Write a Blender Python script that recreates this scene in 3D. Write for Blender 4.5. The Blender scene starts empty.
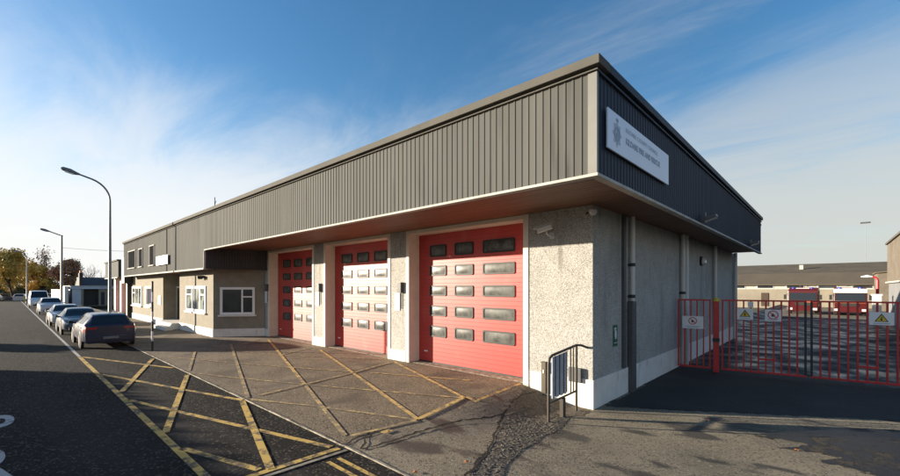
import bpy, bmesh, math, random
from mathutils import Vector, Matrix
R = math.radians
random.seed(7)
S = bpy.context.scene
C = S.collection

# ------------------------------------------------------------------ camera
cam = bpy.data.cameras.new('camera')
camo = bpy.data.objects.new('camera', cam); C.objects.link(camo)
camo.location = (0, 0, 2.5)
camo.rotation_euler = (R(90), 0, R(42.92))
cam.sensor_width = 36.0
cam.lens = 36.0 * 411.9 / 900.0
cam.shift_y = (288 - 238) / 900.0
cam.clip_start = 0.1; cam.clip_end = 3000
S.camera = camo

# ------------------------------------------------------------------ light
SUN_EL = 8.9
SX, SY = -0.823, -0.568            # horizontal direction towards the sun
sun = bpy.data.lights.new('sun', 'SUN')
sun.energy = 5.0; sun.angle = R(0.5); sun.color = (1.0, 0.865, 0.68)
suno = bpy.data.objects.new('sun', sun); C.objects.link(suno)
d = Vector((SX * math.cos(R(SUN_EL)), SY * math.cos(R(SUN_EL)), math.sin(R(SUN_EL))))
suno.rotation_euler = d.to_track_quat('Z', 'Y').to_euler()
suno.location = (-30, -30, 30)

world = bpy.data.worlds.new('World'); S.world = world
world.use_nodes = True
nt = world.node_tree
for n in list(nt.nodes): nt.nodes.remove(n)
def WN(t, **k):
    n = nt.nodes.new(t)
    for a, b in k.items(): setattr(n, a, b)
    return n
def WL(a, b): nt.links.new(a, b)
def wmath(op, a, b=None, c=None, clamp=False):
    n = WN('ShaderNodeMath', operation=op); n.use_clamp = clamp
    for i, v in enumerate((a, b, c)):
        if v is None: continue
        if isinstance(v, (int, float)): n.inputs[i].default_value = v
        else: WL(v, n.inputs[i])
    return n.outputs[0]
def wsmooth(v, a, b):
    n = WN('ShaderNodeMapRange', interpolation_type='SMOOTHSTEP')
    WL(v, n.inputs[0]); n.inputs[1].default_value = a; n.inputs[2].default_value = b
    return n.outputs[0]
sky = WN('ShaderNodeTexSky', sky_type='NISHITA')
sky.sun_disc = False
sky.sun_elevation = R(SUN_EL)
sky.sun_rotation = math.atan2(SX, SY)
sky.altitude = 50; sky.air_density = 1.0; sky.dust_density = 0.6; sky.ozone_density = 2.5
tc = WN('ShaderNodeTexCoord')
sep = WN('ShaderNodeSeparateXYZ'); WL(tc.outputs['Generated'], sep.inputs[0])
zc = wmath('MAXIMUM', sep.outputs[2], 0.0)
den = wmath('ADD', zc, 0.18)
px = wmath('DIVIDE', sep.outputs[0], den); py = wmath('DIVIDE', sep.outputs[1], den)
cmb = WN('ShaderNodeCombineXYZ'); WL(px, cmb.inputs[0]); WL(py, cmb.inputs[1])
mp = WN('ShaderNodeMapping'); WL(cmb.outputs[0], mp.inputs[0])
mp.inputs['Rotation'].default_value = (0, 0, R(25)); mp.inputs['Scale'].default_value = (0.55, 1.5, 1); mp.inputs['Location'].default_value = (2.3, 0.7, 0)
n1 = WN('ShaderNodeTexNoise'); WL(mp.outputs[0], n1.inputs['Vector'])
n1.inputs['Scale'].default_value = 1.0; n1.inputs['Detail'].default_value = 13; n1.inputs['Roughness'].default_value = 0.64; n1.inputs['Distortion'].default_value = 0.8
n2 = WN('ShaderNodeTexNoise'); WL(mp.outputs[0], n2.inputs['Vector'])
n2.inputs['Scale'].default_value = 0.45; n2.inputs['Detail'].default_value = 3
wisp = wmath('MULTIPLY', wsmooth(n1.outputs[0], 0.47, 0.78), wsmooth(n2.outputs[0], 0.42, 0.62))
low = wsmooth(sep.outputs[2], 0.62, 0.08)          # cloud bank thickening towards the horizon
bank = wmath('MULTIPLY', low, wsmooth(wmath('ADD', wmath('MULTIPLY', low, 0.55), n1.outputs[0]), 0.53, 0.98))
cloud = wmath('MAXIMUM', wmath('MULTIPLY', wisp, 0.62), wmath('MULTIPLY', bank, 0.95), clamp=True)
# the air is whiter on the side of the sun
dotn = WN('ShaderNodeVectorMath', operation='DOT_PRODUCT'); WL(tc.outputs['Generated'], dotn.inputs[0])
dotn.inputs[1].default_value = (SX, SY, 0.0)
glow = wsmooth(dotn.outputs['Value'], -0.55, 0.75)
ccol = WN('ShaderNodeMix', data_type='RGBA'); WL(glow, ccol.inputs[0])
ccol.inputs[6].default_value = (5.0, 5.1, 4.9, 1); ccol.inputs[7].default_value = (7.3, 7.3, 7.3, 1)
hs = WN('ShaderNodeHueSaturation'); hs.inputs['Saturation'].default_value = 1.2; hs.inputs['Value'].default_value = 1.85
WL(sky.outputs[0], hs.inputs['Color'])
mixc = WN('ShaderNodeMix', data_type='RGBA'); WL(cloud, mixc.inputs[0]); WL(hs.outputs[0], mixc.inputs[6]); WL(ccol.outputs[2], mixc.inputs[7])
bg = WN('ShaderNodeBackground'); bg.inputs[1].default_value = 0.05
WL(mixc.outputs[2], bg.inputs[0])
wo = WN('ShaderNodeOutputWorld'); WL(bg.outputs[0], wo.inputs[0])

S.view_settings.view_transform = 'Standard'
S.view_settings.look = 'None'
S.view_settings.exposure = 1.4
S.view_settings.gamma = 1.0
S.view_settings.use_curve_mapping = False
S.cycles.max_bounces = 6
S.cycles.use_denoising = True

# ------------------------------------------------------------------ materials
def mat(name, c1, c2=None, scale=6.0, rough=0.7, bump=0.0, bscale=None, detail=6, metal=0.0, spec=0.5, lo=0.35, hi=0.65, stretch=(1, 1, 1),
        rough2=None, speck=None, coat=0.0):
    m = bpy.data.materials.new(name); m.use_nodes = True
    t = m.node_tree; b = t.nodes['Principled BSDF']
    b.inputs['Roughness'].default_value = rough; b.inputs['Metallic'].default_value = metal
    b.inputs['Specular IOR Level'].default_value = spec
    b.inputs['Base Color'].default_value = (*c1, 1)
    if coat: b.inputs['Coat Weight'].default_value = coat; b.inputs['Coat Roughness'].default_value = 0.06
    if c2 is None and not bump: return m
    co = t.nodes.new('ShaderNodeTexCoord'); mpn = t.nodes.new('ShaderNodeMapping')
    t.links.new(co.outputs['Object'], mpn.inputs[0]); mpn.inputs['Scale'].default_value = stretch
    last = None
    if c2 is not None:
        nz = t.nodes.new('ShaderNodeTexNoise'); t.links.new(mpn.outputs[0], nz.inputs['Vector'])
        nz.inputs['Scale'].default_value = scale; nz.inputs['Detail'].default_value = detail; nz.inputs['Roughness'].default_value = 0.6
        mr = t.nodes.new('ShaderNodeMapRange'); t.links.new(nz.outputs[0], mr.inputs[0])
        mr.inputs[1].default_value = lo; mr.inputs[2].default_value = hi
        mx = t.nodes.new('ShaderNodeMix'); mx.data_type = 'RGBA'
        t.links.new(mr.outputs[0], mx.inputs[0]); mx.inputs[6].default_value = (*c1, 1); mx.inputs[7].default_value = (*c2, 1)
        last = mx.outputs[2]
        if rough2 is not None:
            r = t.nodes.new('ShaderNodeMapRange'); t.links.new(nz.outputs[0], r.inputs[0])
            r.inputs[1].default_value = lo; r.inputs[2].default_value = hi; r.inputs[3].default_value = rough; r.inputs[4].default_value = rough2
            t.links.new(r.outputs[0], b.inputs['Roughness'])
    if speck:                                   # (colour, voronoi scale, threshold): little stones
        for (col, vs, th) in speck:
            v = t.nodes.new('ShaderNodeTexVoronoi'); t.links.new(mpn.outputs[0], v.inputs['Vector']); v.inputs['Scale'].default_value = vs
            sx = t.nodes.new('ShaderNodeSeparateColor'); t.links.new(v.outputs['Color'], sx.inputs[0])
            gt = t.nodes.new('ShaderNodeMath'); gt.operation = 'GREATER_THAN'; t.links.new(sx.outputs[0], gt.inputs[0]); gt.inputs[1].default_value = th
            mx = t.nodes.new('ShaderNodeMix'); mx.data_type = 'RGBA'; t.links.new(gt.outputs[0], mx.inputs[0])
            if last is None: mx.inputs[6].default_value = (*c1, 1)
            else: t.links.new(last, mx.inputs[6])
            mx.inputs[7].default_value = (*col, 1); last = mx.outputs[2]
    if last is not None: t.links.new(last, b.inputs['Base Color'])
    if bump:
        bz = t.nodes.new('ShaderNodeTexNoise'); t.links.new(mpn.outputs[0], bz.inputs['Vector'])
        bz.inputs['Scale'].default_value = bscale or scale * 4; bz.inputs['Detail'].default_value = 5; bz.inputs['Roughness'].default_value = 0.7
        bn = t.nodes.new('ShaderNodeBump'); bn.inputs['Strength'].default_value = bump; bn.inputs['Distance'].default_value = 0.02
        t.links.new(bz.outputs[0], bn.inputs['Height']); t.links.new(bn.outputs[0], b.inputs['Normal'])
    return m

def mnodes(m): return m.node_tree.nodes, m.node_tree.links, m.node_tree.nodes['Principled BSDF']
def overlay(m, col, scale, lo, hi, amount=1.0, stretch=(1, 1, 1), detail=4, loc=(0, 0, 0), rough=None):
    """lays noise-shaped stains of another colour over a material"""
    N, L, b = mnodes(m)
    co = N.new('ShaderNodeTexCoord'); mp_ = N.new('ShaderNodeMapping'); L.new(co.outputs['Object'], mp_.inputs[0])
    mp_.inputs['Scale'].default_value = stretch; mp_.inputs['Location'].default_value = loc
    nz = N.new('ShaderNodeTexNoise'); L.new(mp_.outputs[0], nz.inputs['Vector']); nz.inputs['Scale'].default_value = scale; nz.inputs['Detail'].default_value = detail
    mr = N.new('ShaderNodeMapRange'); mr.interpolation_type = 'SMOOTHSTEP'; L.new(nz.outputs[0], mr.inputs[0])
    mr.inputs[1].default_value = lo; mr.inputs[2].default_value = hi; mr.inputs[4].default_value = amount
    mx = N.new('ShaderNodeMix'); mx.data_type = 'RGBA'; L.new(mr.outputs[0], mx.inputs[0])
    if b.inputs['Base Color'].links: L.new(b.inputs['Base Color'].links[0].from_socket, mx.inputs[6])
    else: mx.inputs[6].default_value = b.inputs['Base Color'].default_value
    mx.inputs[7].default_value = (*col, 1); L.new(mx.outputs[2], b.inputs['Base Color'])
    if rough is not None:
        r = N.new('ShaderNodeMix'); L.new(mr.outputs[0], r.inputs[0])
        if b.inputs['Roughness'].links: L.new(b.inputs['Roughness'].links[0].from_socket, r.inputs[2])
        else: r.inputs[2].default_value = b.inputs['Roughness'].default_value
        r.inputs[3].default_value = rough; L.new(r.outputs[0], b.inputs['Roughness'])
    return m
def grooves(m, axis, pitch, width, dark=0.6, bump=0.6):
    """narrow straight joints across a surface (boards, door sections)"""
    N, L, b = mnodes(m)
    co = N.new('ShaderNodeTexCoord'); sp = N.new('ShaderNodeSeparateXYZ'); L.new(co.outputs['Object'], sp.inputs[0])
    q = N.new('ShaderNodeMath'); q.operation = 'DIVIDE'; L.new(sp.outputs[axis], q.inputs[0]); q.inputs[1].default_value = pitch
    fr = N.new('ShaderNodeMath'); fr.operation = 'FRACT'; L.new(q.outputs[0], fr.inputs[0])
    ls = N.new('ShaderNodeMath'); ls.operation = 'LESS_THAN'; L.new(fr.outputs[0], ls.inputs[0]); ls.inputs[1].default_value = width / pitch
    mx = N.new('ShaderNodeMix'); mx.data_type = 'RGBA'; mx.blend_type = 'MULTIPLY'
    am = N.new('ShaderNodeMath'); am.operation = 'MULTIPLY'; L.new(ls.outputs[0], am.inputs[0]); am.inputs[1].default_value = dark
    L.new(am.outputs[0], mx.inputs[0])
    if b.inputs['Base Color'].links: L.new(b.inputs['Base Color'].links[0].from_socket, mx.inputs[6])
    else: mx.inputs[6].default_value = b.inputs['Base Color'].default_value
    mx.inputs[7].default_value = (0, 0, 0, 1); L.new(mx.outputs[2], b.inputs['Base Color'])
    if bump:
        bn = N.new('ShaderNodeBump'); bn.inputs['Strength'].default_value = bump; bn.inputs['Distance'].default_value = 0.006; bn.invert = True
        L.new(ls.outputs[0], bn.inputs['Height'])
        if b.inputs['Normal'].links: L.new(b.inputs['Normal'].links[0].from_socket, bn.inputs['Normal'])
        L.new(bn.outputs[0], b.inputs['Normal'])
    return m

M = {}
M['pebble'] = mat('pebbledash', (0.45, 0.443, 0.42), (0.36, 0.353, 0.335), 1.8, 0.92, 1.0, 70, speck=[((0.16, 0.15, 0.13), 76, 0.84), ((0.58, 0.565, 0.53), 82, 0.80), ((0.25, 0.238, 0.21), 62, 0.88)])
overlay(M['pebble'], (0.19, 0.175, 0.15), 0.9, 0.55, 0.75, 0.45, (1, 1, 0.25))
overlay(M['pebble'], (0.15, 0.135, 0.11), 4.5, 0.60, 0.74, 0.55, (1, 1, 0.12), 6, (2, 5, 1))
M['render'] = mat('sand_render', (0.27, 0.245, 0.195), (0.22, 0.20, 0.16), 2.2, 0.92, 0.5, 70, speck=[((0.20, 0.17, 0.12), 60, 0.86)])
overlay(M['render'], (0.15, 0.13, 0.10), 1.2, 0.55, 0.8, 0.5, (1, 1, 0.2))
M['white'] = mat('white_masonry_paint', (0.72, 0.69, 0.64), (0.64, 0.61, 0.56), 2.5, 0.75, 0.25, 40)
overlay(M['white'], (0.36, 0.32, 0.26), 3.0, 0.56, 0.8, 0.55, (1, 1, 0.5))
overlay(M['white'], (0.20, 0.18, 0.15), 7.0, 0.64, 0.74, 0.6, (1, 1, 0.3), 8, (4, 1, 2))
M['creamy'] = mat('cream_frame_paint', (0.75, 0.68, 0.58), (0.68, 0.61, 0.52), 2.5, 0.7, 0.15, 40)
M['upvc'] = mat('white_window_frame', (0.78, 0.78, 0.76), None, rough=0.4)
M['clad'] = mat('grey_cladding', (0.108, 0.109, 0.102), (0.088, 0.089, 0.083), 0.8, 0.75, 0, stretch=(1, 1, 0.15), spec=0.1)
overlay(M['clad'], (0.128, 0.128, 0.118), 1.3, 0.5, 0.75, 0.5, (1, 1, 0.1))
overlay(M['clad'], (0.050, 0.050, 0.048), 5.0, 0.56, 0.75, 0.7, (1, 1, 0.08), 6)
M['cladshade'] = mat('shaded_grey_cladding', (0.026, 0.036, 0.058), (0.02, 0.029, 0.048), 0.8, 0.6, 0, stretch=(1, 1, 0.15), spec=0.25)  # shaded copy of the grey cladding, blue skylit shade put into the colour
M['return'] = mat('dark_cladding', (0.022, 0.022, 0.026), (0.03, 0.03, 0.034), 1, 0.55)
M['coping'] = mat('coping_metal', (0.125, 0.12, 0.105), (0.105, 0.10, 0.088), 1.5, 0.85, spec=0.1)
M['trim'] = mat('pale_corner_metal', (0.17, 0.17, 0.155), (0.14, 0.14, 0.128), 2, 0.5)
M['flash'] = mat('white_flashing', (0.50, 0.49, 0.46), (0.38, 0.37, 0.34), 3, 0.8, spec=0.15)
M['soffit'] = mat('timber_soffit', (0.23, 0.115, 0.062), (0.15, 0.072, 0.04), 2.0, 0.6, 0.2, 30, stretch=(0.25, 3, 1))
grooves(M['soffit'], 1, 0.16, 0.022, 0.9, 0.8)
M['roof'] = mat('roof_felt', (0.09, 0.09, 0.085), (0.07, 0.07, 0.065), 1, 0.9)
M['red'] = mat('red_door_enamel', (0.50, 0.042, 0.034), (0.45, 0.036, 0.03), 0.7, 0.48, 0.05, 1.2, spec=0.5)
overlay(M['red'], (0.55, 0.10, 0.08), 1.5, 0.52, 0.75, 0.5, (1, 1, 0.6))
overlay(M['red'], (0.22, 0.04, 0.03), 3.5, 0.62, 0.8, 0.5, (1, 1, 0.25), 6)
grooves(M['red'], 2, 0.1325, 0.006, 0.55, 0.5)
M['rubber'] = mat('black_rubber', (0.02, 0.02, 0.02), None, rough=0.6)
M['pane'] = mat('dusty_acrylic', (0.115, 0.12, 0.112), (0.05, 0.052, 0.05), 4, 0.36, 0.08, 3.5, lo=0.4, hi=0.6, spec=0.22)
M['glass'] = mat('dark_glass', (0.025, 0.03, 0.035), (0.045, 0.05, 0.052), 1.3, 0.06, spec=0.6)
M['curtain'] = mat('pale_blind', (0.30, 0.33, 0.30), (0.05, 0.06, 0.06), 1.4, 0.12, spec=0.6, lo=0.45, hi=0.55)  # pale blind and dark glass mixed at random
M['mattglass'] = mat('tinted_glass', (0.02, 0.021, 0.024), (0.03, 0.03, 0.033), 2, 0.9, spec=0.0)
M['wood'] = mat('brown_door_wood', (0.07, 0.045, 0.03), (0.05, 0.03, 0.02), 4, 0.5)
M['pvc'] = mat('white_pipe', (0.62, 0.62, 0.60), (0.5, 0.5, 0.48), 2, 0.5, stretch=(1, 1, 0.4))
M['iron'] = mat('grey_iron_pipe', (0.085, 0.09, 0.095), (0.06, 0.062, 0.066), 3, 0.6)
M['black'] = mat('black_metal', (0.018, 0.018, 0.019), None, rough=0.5)
M['galv'] = mat('galvanised_steel', (0.19, 0.195, 0.20), (0.14, 0.145, 0.15), 4, 0.5, metal=0.4)
M['rail'] = mat('brown_rail_paint', (0.045, 0.035, 0.026), (0.09, 0.06, 0.035), 9, 0.55, lo=0.5, hi=0.75)
M['tan'] = mat('weathered_timber', (0.12, 0.10, 0.072), (0.08, 0.066, 0.048), 6, 0.8, stretch=(1, 1, 0.2))
M['slat'] = mat('pale_grey_board', (0.38, 0.42, 0.48), (0.28, 0.31, 0.36), 5, 0.5)
M['gate'] = mat('red_gate_paint', (0.52, 0.022, 0.024), (0.40, 0.018, 0.02), 4, 0.42)
M['yellow'] = mat('yellow_plastic', (0.62, 0.45, 0.03), None, rough=0.5)
M['plate'] = mat('white_sign', (0.72, 0.73, 0.74), None, rough=0.45)
M['board'] = mat('pale_blue_board', (0.72, 0.80, 0.93), (0.68, 0.76, 0.89), 1.2, 0.4)
M['ink'] = mat('slate_blue_ink', (0.27, 0.33, 0.43), None, rough=0.5)
M['inkfaint'] = mat('pale_blue_ink', (0.40, 0.46, 0.56), None, rough=0.5)
M['signred'] = mat('sign_red', (0.5, 0.03, 0.03), None, rough=0.5)
M['signgreen'] = mat('sign_green', (0.012, 0.10, 0.055), None, rough=0.5)
M['asphalt'] = mat('road_asphalt', (0.015, 0.0145, 0.0145), (0.029, 0.027, 0.025), 0.55, 0.9, 0.8, 60, speck=[((0.11, 0.095, 0.075), 34, 0.88), ((0.008, 0.010, 0.010), 38, 0.85)], detail=9, spec=0.1)
overlay(M['asphalt'], (0.052, 0.049, 0.046), 0.35, 0.5, 0.75, 0.6, (0.25, 1, 1))
overlay(M['asphalt'], (0.060, 0.057, 0.053), 1.1, 0.52, 0.7, 0.55, (0.04, 1, 1), 6, (0, 4, 0))
M['apron'] = mat('apron_tarmac', (0.225, 0.172, 0.108), (0.125, 0.096, 0.061), 0.7, 0.9, 0.9, 45, speck=[((0.33, 0.275, 0.195), 55, 0.88), ((0.05, 0.04, 0.029), 48, 0.82)], detail=10)
overlay(M['apron'], (0.075, 0.058, 0.04), 0.8, 0.52, 0.68, 0.7, (1, 1, 1), 8)
overlay(M['apron'], (0.28, 0.24, 0.18), 0.3, 0.56, 0.72, 0.5, (1, 1, 1), 8, (7, 3, 0))
M['concrete'] = mat('path_concrete', (0.265, 0.222, 0.155), (0.16, 0.135, 0.094), 0.7, 0.9, 0.8, 45, speck=[((0.33, 0.285, 0.205), 48, 0.92), ((0.08, 0.067, 0.048), 42, 0.88)], detail=10)
overlay(M['concrete'], (0.045, 0.04, 0.033), 1.1, 0.54, 0.62, 0.85, (0.6, 1.3, 1), 8, (3.3, 1.2, 0), rough=0.6)
M['broken'] = mat('broken_tarmac', (0.075, 0.064, 0.05), (0.14, 0.118, 0.088), 5, 0.95, 1.0, 26, speck=[((0.04, 0.034, 0.027), 30, 0.85), ((0.25, 0.21, 0.15), 40, 0.85)], detail=10)
M['wetpatch'] = mat('wet_patch', (0.022, 0.020, 0.017), (0.075, 0.063, 0.046), 2.2, 0.3, 0.8, 40, speck=[((0.012, 0.011, 0.010), 40, 0.85)], detail=10, rough2=0.85, lo=0.52, hi=0.62, spec=0.35)
M['earth'] = mat('trodden_earth', (0.15, 0.12, 0.082), (0.085, 0.067, 0.047), 3, 0.95, 0.9, 40, speck=[((0.24, 0.20, 0.14), 50, 0.9), ((0.04, 0.032, 0.024), 40, 0.88)], detail=10)
M['yard'] = mat('wet_yard_asphalt', (0.012, 0.013, 0.016), (0.022, 0.022, 0.025), 0.9, 0.28, 0.4, 18, detail=12, rough2=0.8, lo=0.38, hi=0.60, spec=0.22)
M['drive'] = mat('asphalt_and_shade', (0.024, 0.0235, 0.023), (0.042, 0.04, 0.037), 0.8, 0.75, 0.8, 45, speck=[((0.06, 0.055, 0.05), 45, 0.93)], detail=10, spec=0.3)  # drive asphalt, also laid over the path as painted shade
M['crack'] = mat('crack_dirt', (0.012, 0.010, 0.008), None, rough=1.0)
M['joint'] = mat('kerb_stone_joint', (0.34, 0.305, 0.24), (0.14, 0.12, 0.092), 7, 0.9, lo=0.4, hi=0.6)
def worn_paint(name, c, under, hold):
    m = mat(name, c, under, 6.0, 0.8, 0.6, 60, detail=12, lo=hold, hi=hold + 0.10)
    return m
M['yline'] = worn_paint('yellow_road_paint', (0.60, 0.40, 0.10), (0.13, 0.10, 0.06), 0.48)
M['ylinew'] = worn_paint('worn_yellow_paint', (0.56, 0.41, 0.17), (0.23, 0.18, 0.115), 0.42)
M['ylinea'] = worn_paint('apron_yellow_paint', (0.64, 0.43, 0.14), (0.24, 0.185, 0.115), 0.47)
M['wline'] = worn_paint('white_road_paint', (0.42, 0.41, 0.39), (0.09, 0.09, 0.085), 0.56)
M['ground'] = mat('grass_ground', (0.055, 0.06, 0.03), (0.08, 0.075, 0.045), 0.2, 0.95)
M['leaf'] = mat('fallen_leaf', (0.40, 0.15, 0.04), None, rough=0.8)
M['shedroof'] = mat('brown_sheet_roof', (0.135, 0.105, 0.068), (0.10, 0.08, 0.052), 0.25, 0.85, stretch=(1, 0.2, 1))
M['shedroof2'] = mat('mossy_sheet_roof', (0.12, 0.09, 0.055), (0.075, 0.06, 0.036), 0.5, 0.9)
M['cream'] = mat('cream_block_wall', (0.27, 0.24, 0.185), (0.21, 0.185, 0.145), 0.5, 0.85)
M['greywall'] = mat('grey_wall', (0.20, 0.205, 0.21), (0.17, 0.175, 0.18), 0.6, 0.85)
M['brownwall'] = mat('brown_brick_wall', (0.17, 0.14, 0.105), (0.12, 0.10, 0.075), 1.5, 0.85, 0.3, 12)
M['darkroof'] = mat('dark_slates', (0.03, 0.03, 0.033), (0.045, 0.045, 0.048), 2, 0.8)
M['bluegrey'] = mat('blue_grey_render', (0.48, 0.53, 0.60), (0.42, 0.47, 0.54), 1, 0.8)
M['bark'] = mat('bark', (0.06, 0.045, 0.032), (0.035, 0.027, 0.02), 6, 0.9)
def leafmat(name, c1, c2):
    m = mat(name, c1, c2, 1.2, 0.7, lo=0.38, hi=0.62)
    m.node_tree.nodes['Principled BSDF'].inputs['Subsurface Weight'].default_value = 0.0
    return m
M['leafgreen'] = leafmat('olive_leaves', (0.38, 0.31, 0.09), (0.60, 0.40, 0.08))
M['leafochre'] = leafmat('ochre_leaves', (0.75, 0.48, 0.10), (0.55, 0.33, 0.07))
M['leafrust'] = leafmat('rust_leaves', (0.46, 0.25, 0.14), (0.33, 0.18, 0.10))
M['hedge'] = leafmat('hedge_leaves', (0.03, 0.05, 0.018), (0.045, 0.06, 0.02))
def paint(name, c, rough=0.25): return mat(name, c, None, rough=rough, coat=0.25)
M['navy'] = paint('navy_car_paint', (0.018, 0.022, 0.05))
M['dkgrey'] = paint('slate_car_paint', (0.075, 0.09, 0.11))
M['silver'] = paint('silver_car_paint', (0.42, 0.43, 0.44))
M['pearl'] = paint('pale_silver_paint', (0.48, 0.49, 0.51))
M['vanwhite'] = paint('white_van_paint', (0.66, 0.66, 0.66))
M['engine'] = paint('fire_red_paint', (0.08, 0.008, 0.008), 0.35)
M['enginewhite'] = paint('engine_white_paint', (0.66, 0.66, 0.64), 0.4)
M['orange'] = mat('reflective_orange', (0.62, 0.16, 0.05), None, rough=0.4)
M['carglass'] = mat('car_glass', (0.012, 0.015, 0.018), None, rough=0.05, spec=0.7)
M['tyre'] = mat('tyre_rubber', (0.02, 0.02, 0.02), (0.03, 0.03, 0.03), 8, 0.85)
M['rim'] = mat('alloy_rim', (0.16, 0.16, 0.165), None, rough=0.35, metal=0.7)
M['tail'] = mat('tail_lamp_red', (0.35, 0.015, 0.012), None, rough=0.2)
M['lamp'] = mat('lamp_lens', (0.62, 0.64, 0.66), None, rough=0.12)
M['blue'] = mat('blue_beacon', (0.02, 0.06, 0.35), None, rough=0.2)

# ------------------------------------------------------------------ mesh builder
class MB:
    def __init__(s): s.v = []; s.f = []; s.mi = []
    def add(s, vs, fs, mi=0):
        o = len(s.v); s.v += [tuple(v) for v in vs]; s.f += [tuple(i + o for i in f) for f in fs]; s.mi += [mi] * len(fs); return s
    def box(s, x0, x1, y0, y1, z0, z1, mi=0):
        return s.add([(x0, y0, z0), (x1, y0, z0), (x1, y1, z0), (x0, y1, z0), (x0, y0, z1), (x1, y0, z1), (x1, y1, z1), (x0, y1, z1)],
                     [(0, 3, 2, 1), (4, 5, 6, 7), (0, 1, 5, 4), (1, 2, 6, 5), (2, 3, 7, 6), (3, 0, 4, 7)], mi)
    def prism(s, poly, z0, z1, mi=0):
        n = len(poly)
        a = sum(poly[i][0] * poly[(i + 1) % n][1] - poly[(i + 1) % n][0] * poly[i][1] for i in range(n))
        if a < 0: poly = poly[::-1]
        vs = [(x, y, z0) for x, y in poly] + [(x, y, z1) for x, y in poly]
        fs = [tuple(range(n - 1, -1, -1)), tuple(range(n, 2 * n))] + [(i, (i + 1) % n, n + (i + 1) % n, n + i) for i in range(n)]
        return s.add(vs, fs, mi)
    def extr(s, poly, fn, a, b, mi=0):
        """polygon of 2D points, fn(p, q, t)->xyz, extruded t=a..b"""
        n = len(poly)
        vs = [fn(p, q, a) for p, q in poly] + [fn(p, q, b) for p, q in poly]
        fs = [tuple(range(n - 1, -1, -1)), tuple(range(n, 2 * n))] + [(i, (i + 1) % n, n + (i + 1) % n, n + i) for i in range(n)]
        return s.add(vs, fs, mi)
    def quad(s, a, b, c, d_, mi=0): return s.add([a, b, c, d_], [(0, 1, 2, 3)], mi)
    def tube(s, pts, rad, n=8, mi=0, caps=True):
        pts = [Vector(p) for p in pts]
        rs = rad if isinstance(rad, (list, tuple)) else [rad] * len(pts)
        rings = []; prev = None
        for i, p in enumerate(pts):
            t = (pts[min(i + 1, len(pts) - 1)] - pts[max(i - 1, 0)]).normalized()
            if prev is None:
                u = t.orthogonal().normalized()
            else:
                u = (prev - t * prev.dot(t))
                u = u.normalized() if u.length > 1e-6 else t.orthogonal().normalized()
            prev = u; w = t.cross(u)
            rings.append([p + (u * math.cos(2 * math.pi * k / n) + w * math.sin(2 * math.pi * k / n)) * rs[i] for k in range(n)])
        vs = [v for r in rings for v in r]; fs = []
        for i in range(len(pts) - 1):
            for k in range(n):
                fs.append((i * n + k, i * n + (k + 1) % n, (i + 1) * n + (k + 1) % n, (i + 1) * n + k))
        if caps: fs += [tuple(range(n - 1, -1, -1)), tuple((len(pts) - 1) * n + k for k in range(n))]
        return s.add(vs, fs, mi)
    def bar(s, a, b, w, h, mi=0):
        a = Vector(a); b = Vector(b); t = (b - a).normalized()
        up = Vector((0, 0, 1)) if abs(t.z) < 0.95 else Vector((1, 0, 0))
        sd = t.cross(up).normalized() * w / 2; u2 = sd.cross(t).normalized() * h / 2
        vs = [a - sd - u2, a + sd - u2, a + sd + u2, a - sd + u2, b - sd - u2, b + sd - u2, b + sd + u2, b - sd + u2]
        return s.add(vs, [(3, 2, 1, 0), (4, 5, 6, 7), (0, 1, 5, 4), (1, 2, 6, 5), (2, 3, 7, 6), (3, 0, 4, 7)], mi)
    def disc(s, c, r, axis, h, n=20, mi=0, r2=None):
        c = Vector(c); ax = Vector(axis).normalized()
        return s.tube([c, c + ax * h], [r, r2 if r2 is not None else r], n, mi)
    def ring(s, c, r0, r1, axis, h, n=24, mi=0, ref=None):
        c = Vector(c); ax = Vector(axis).normalized(); u = ax.orthogonal().normalized(); w = ax.cross(u)
        P = lambda r, k, z: c + (u * math.cos(2 * math.pi * k / n) + w * math.sin(2 * math.pi * k / n)) * r + ax * z
        vs = []; fs = []
        for k in range(n): vs += [P(r0, k, 0), P(r1, k, 0), P(r1, k, h), P(r0, k, h)]
        for k in range(n):
            a = 4 * k; b = 4 * ((k + 1) % n)
            for i in range(4): fs.append((a + i, b + i, b + (i + 1) % 4, a + (i + 1) % 4))
        return s.add(vs, fs, mi)

def obj(name, mb, mats, parent=None, smooth=False, bevel=0.0):
    """links one mesh object; vertices are in world metres when the parent is unrotated ('world' builder), else in the parent's own frame"""
    me = bpy.data.meshes.new(name)
    off = Vector((0, 0, 0))
    q = parent
    while q is not None:
        if q.get('_w'): off = off + q.location
        q = q.parent
    me.from_pydata([tuple(Vector(v) - off) for v in mb.v], [], mb.f)
    mats = mats if isinstance(mats, (list, tuple)) else [mats]
    for m in mats: me.materials.append(m if not isinstance(m, str) else M[m])
    if len(mats) > 1: me.polygons.foreach_set('material_index', mb.mi)
    bm = bmesh.new(); bm.from_mesh(me); bmesh.ops.recalc_face_normals(bm, faces=bm.faces); bm.to_mesh(me); bm.free()
    if smooth:
        me.polygons.foreach_set('use_smooth', [True] * len(me.polygons))
    me.update()
    o = bpy.data.objects.new(name, me); C.objects.link(o)
    if parent is not None: o.parent = parent
    if bevel:
        b = o.modifiers.new('edge', 'BEVEL'); b.width = bevel; b.segments = 2; b.limit_method = 'ANGLE'
    if smooth:
        try: me.set_sharp_from_angle(angle=R(38))
        except Exception: pass
    return o
def tag(o, label, cat, group=None):
    o['label'] = label; o['category'] = cat
    if group: o['group'] = group
    return o
def thing(name, label, cat, loc=(0, 0, 0), rz=0.0, group=None, w=True):
    o = bpy.data.objects.new(name, None); C.objects.link(o)
    o.location = loc; o.rotation_euler = (0, 0, rz); o.empty_display_size = 0.3
    tag(o, label, cat, group)
    if w: o['_w'] = 1
    return o
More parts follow.
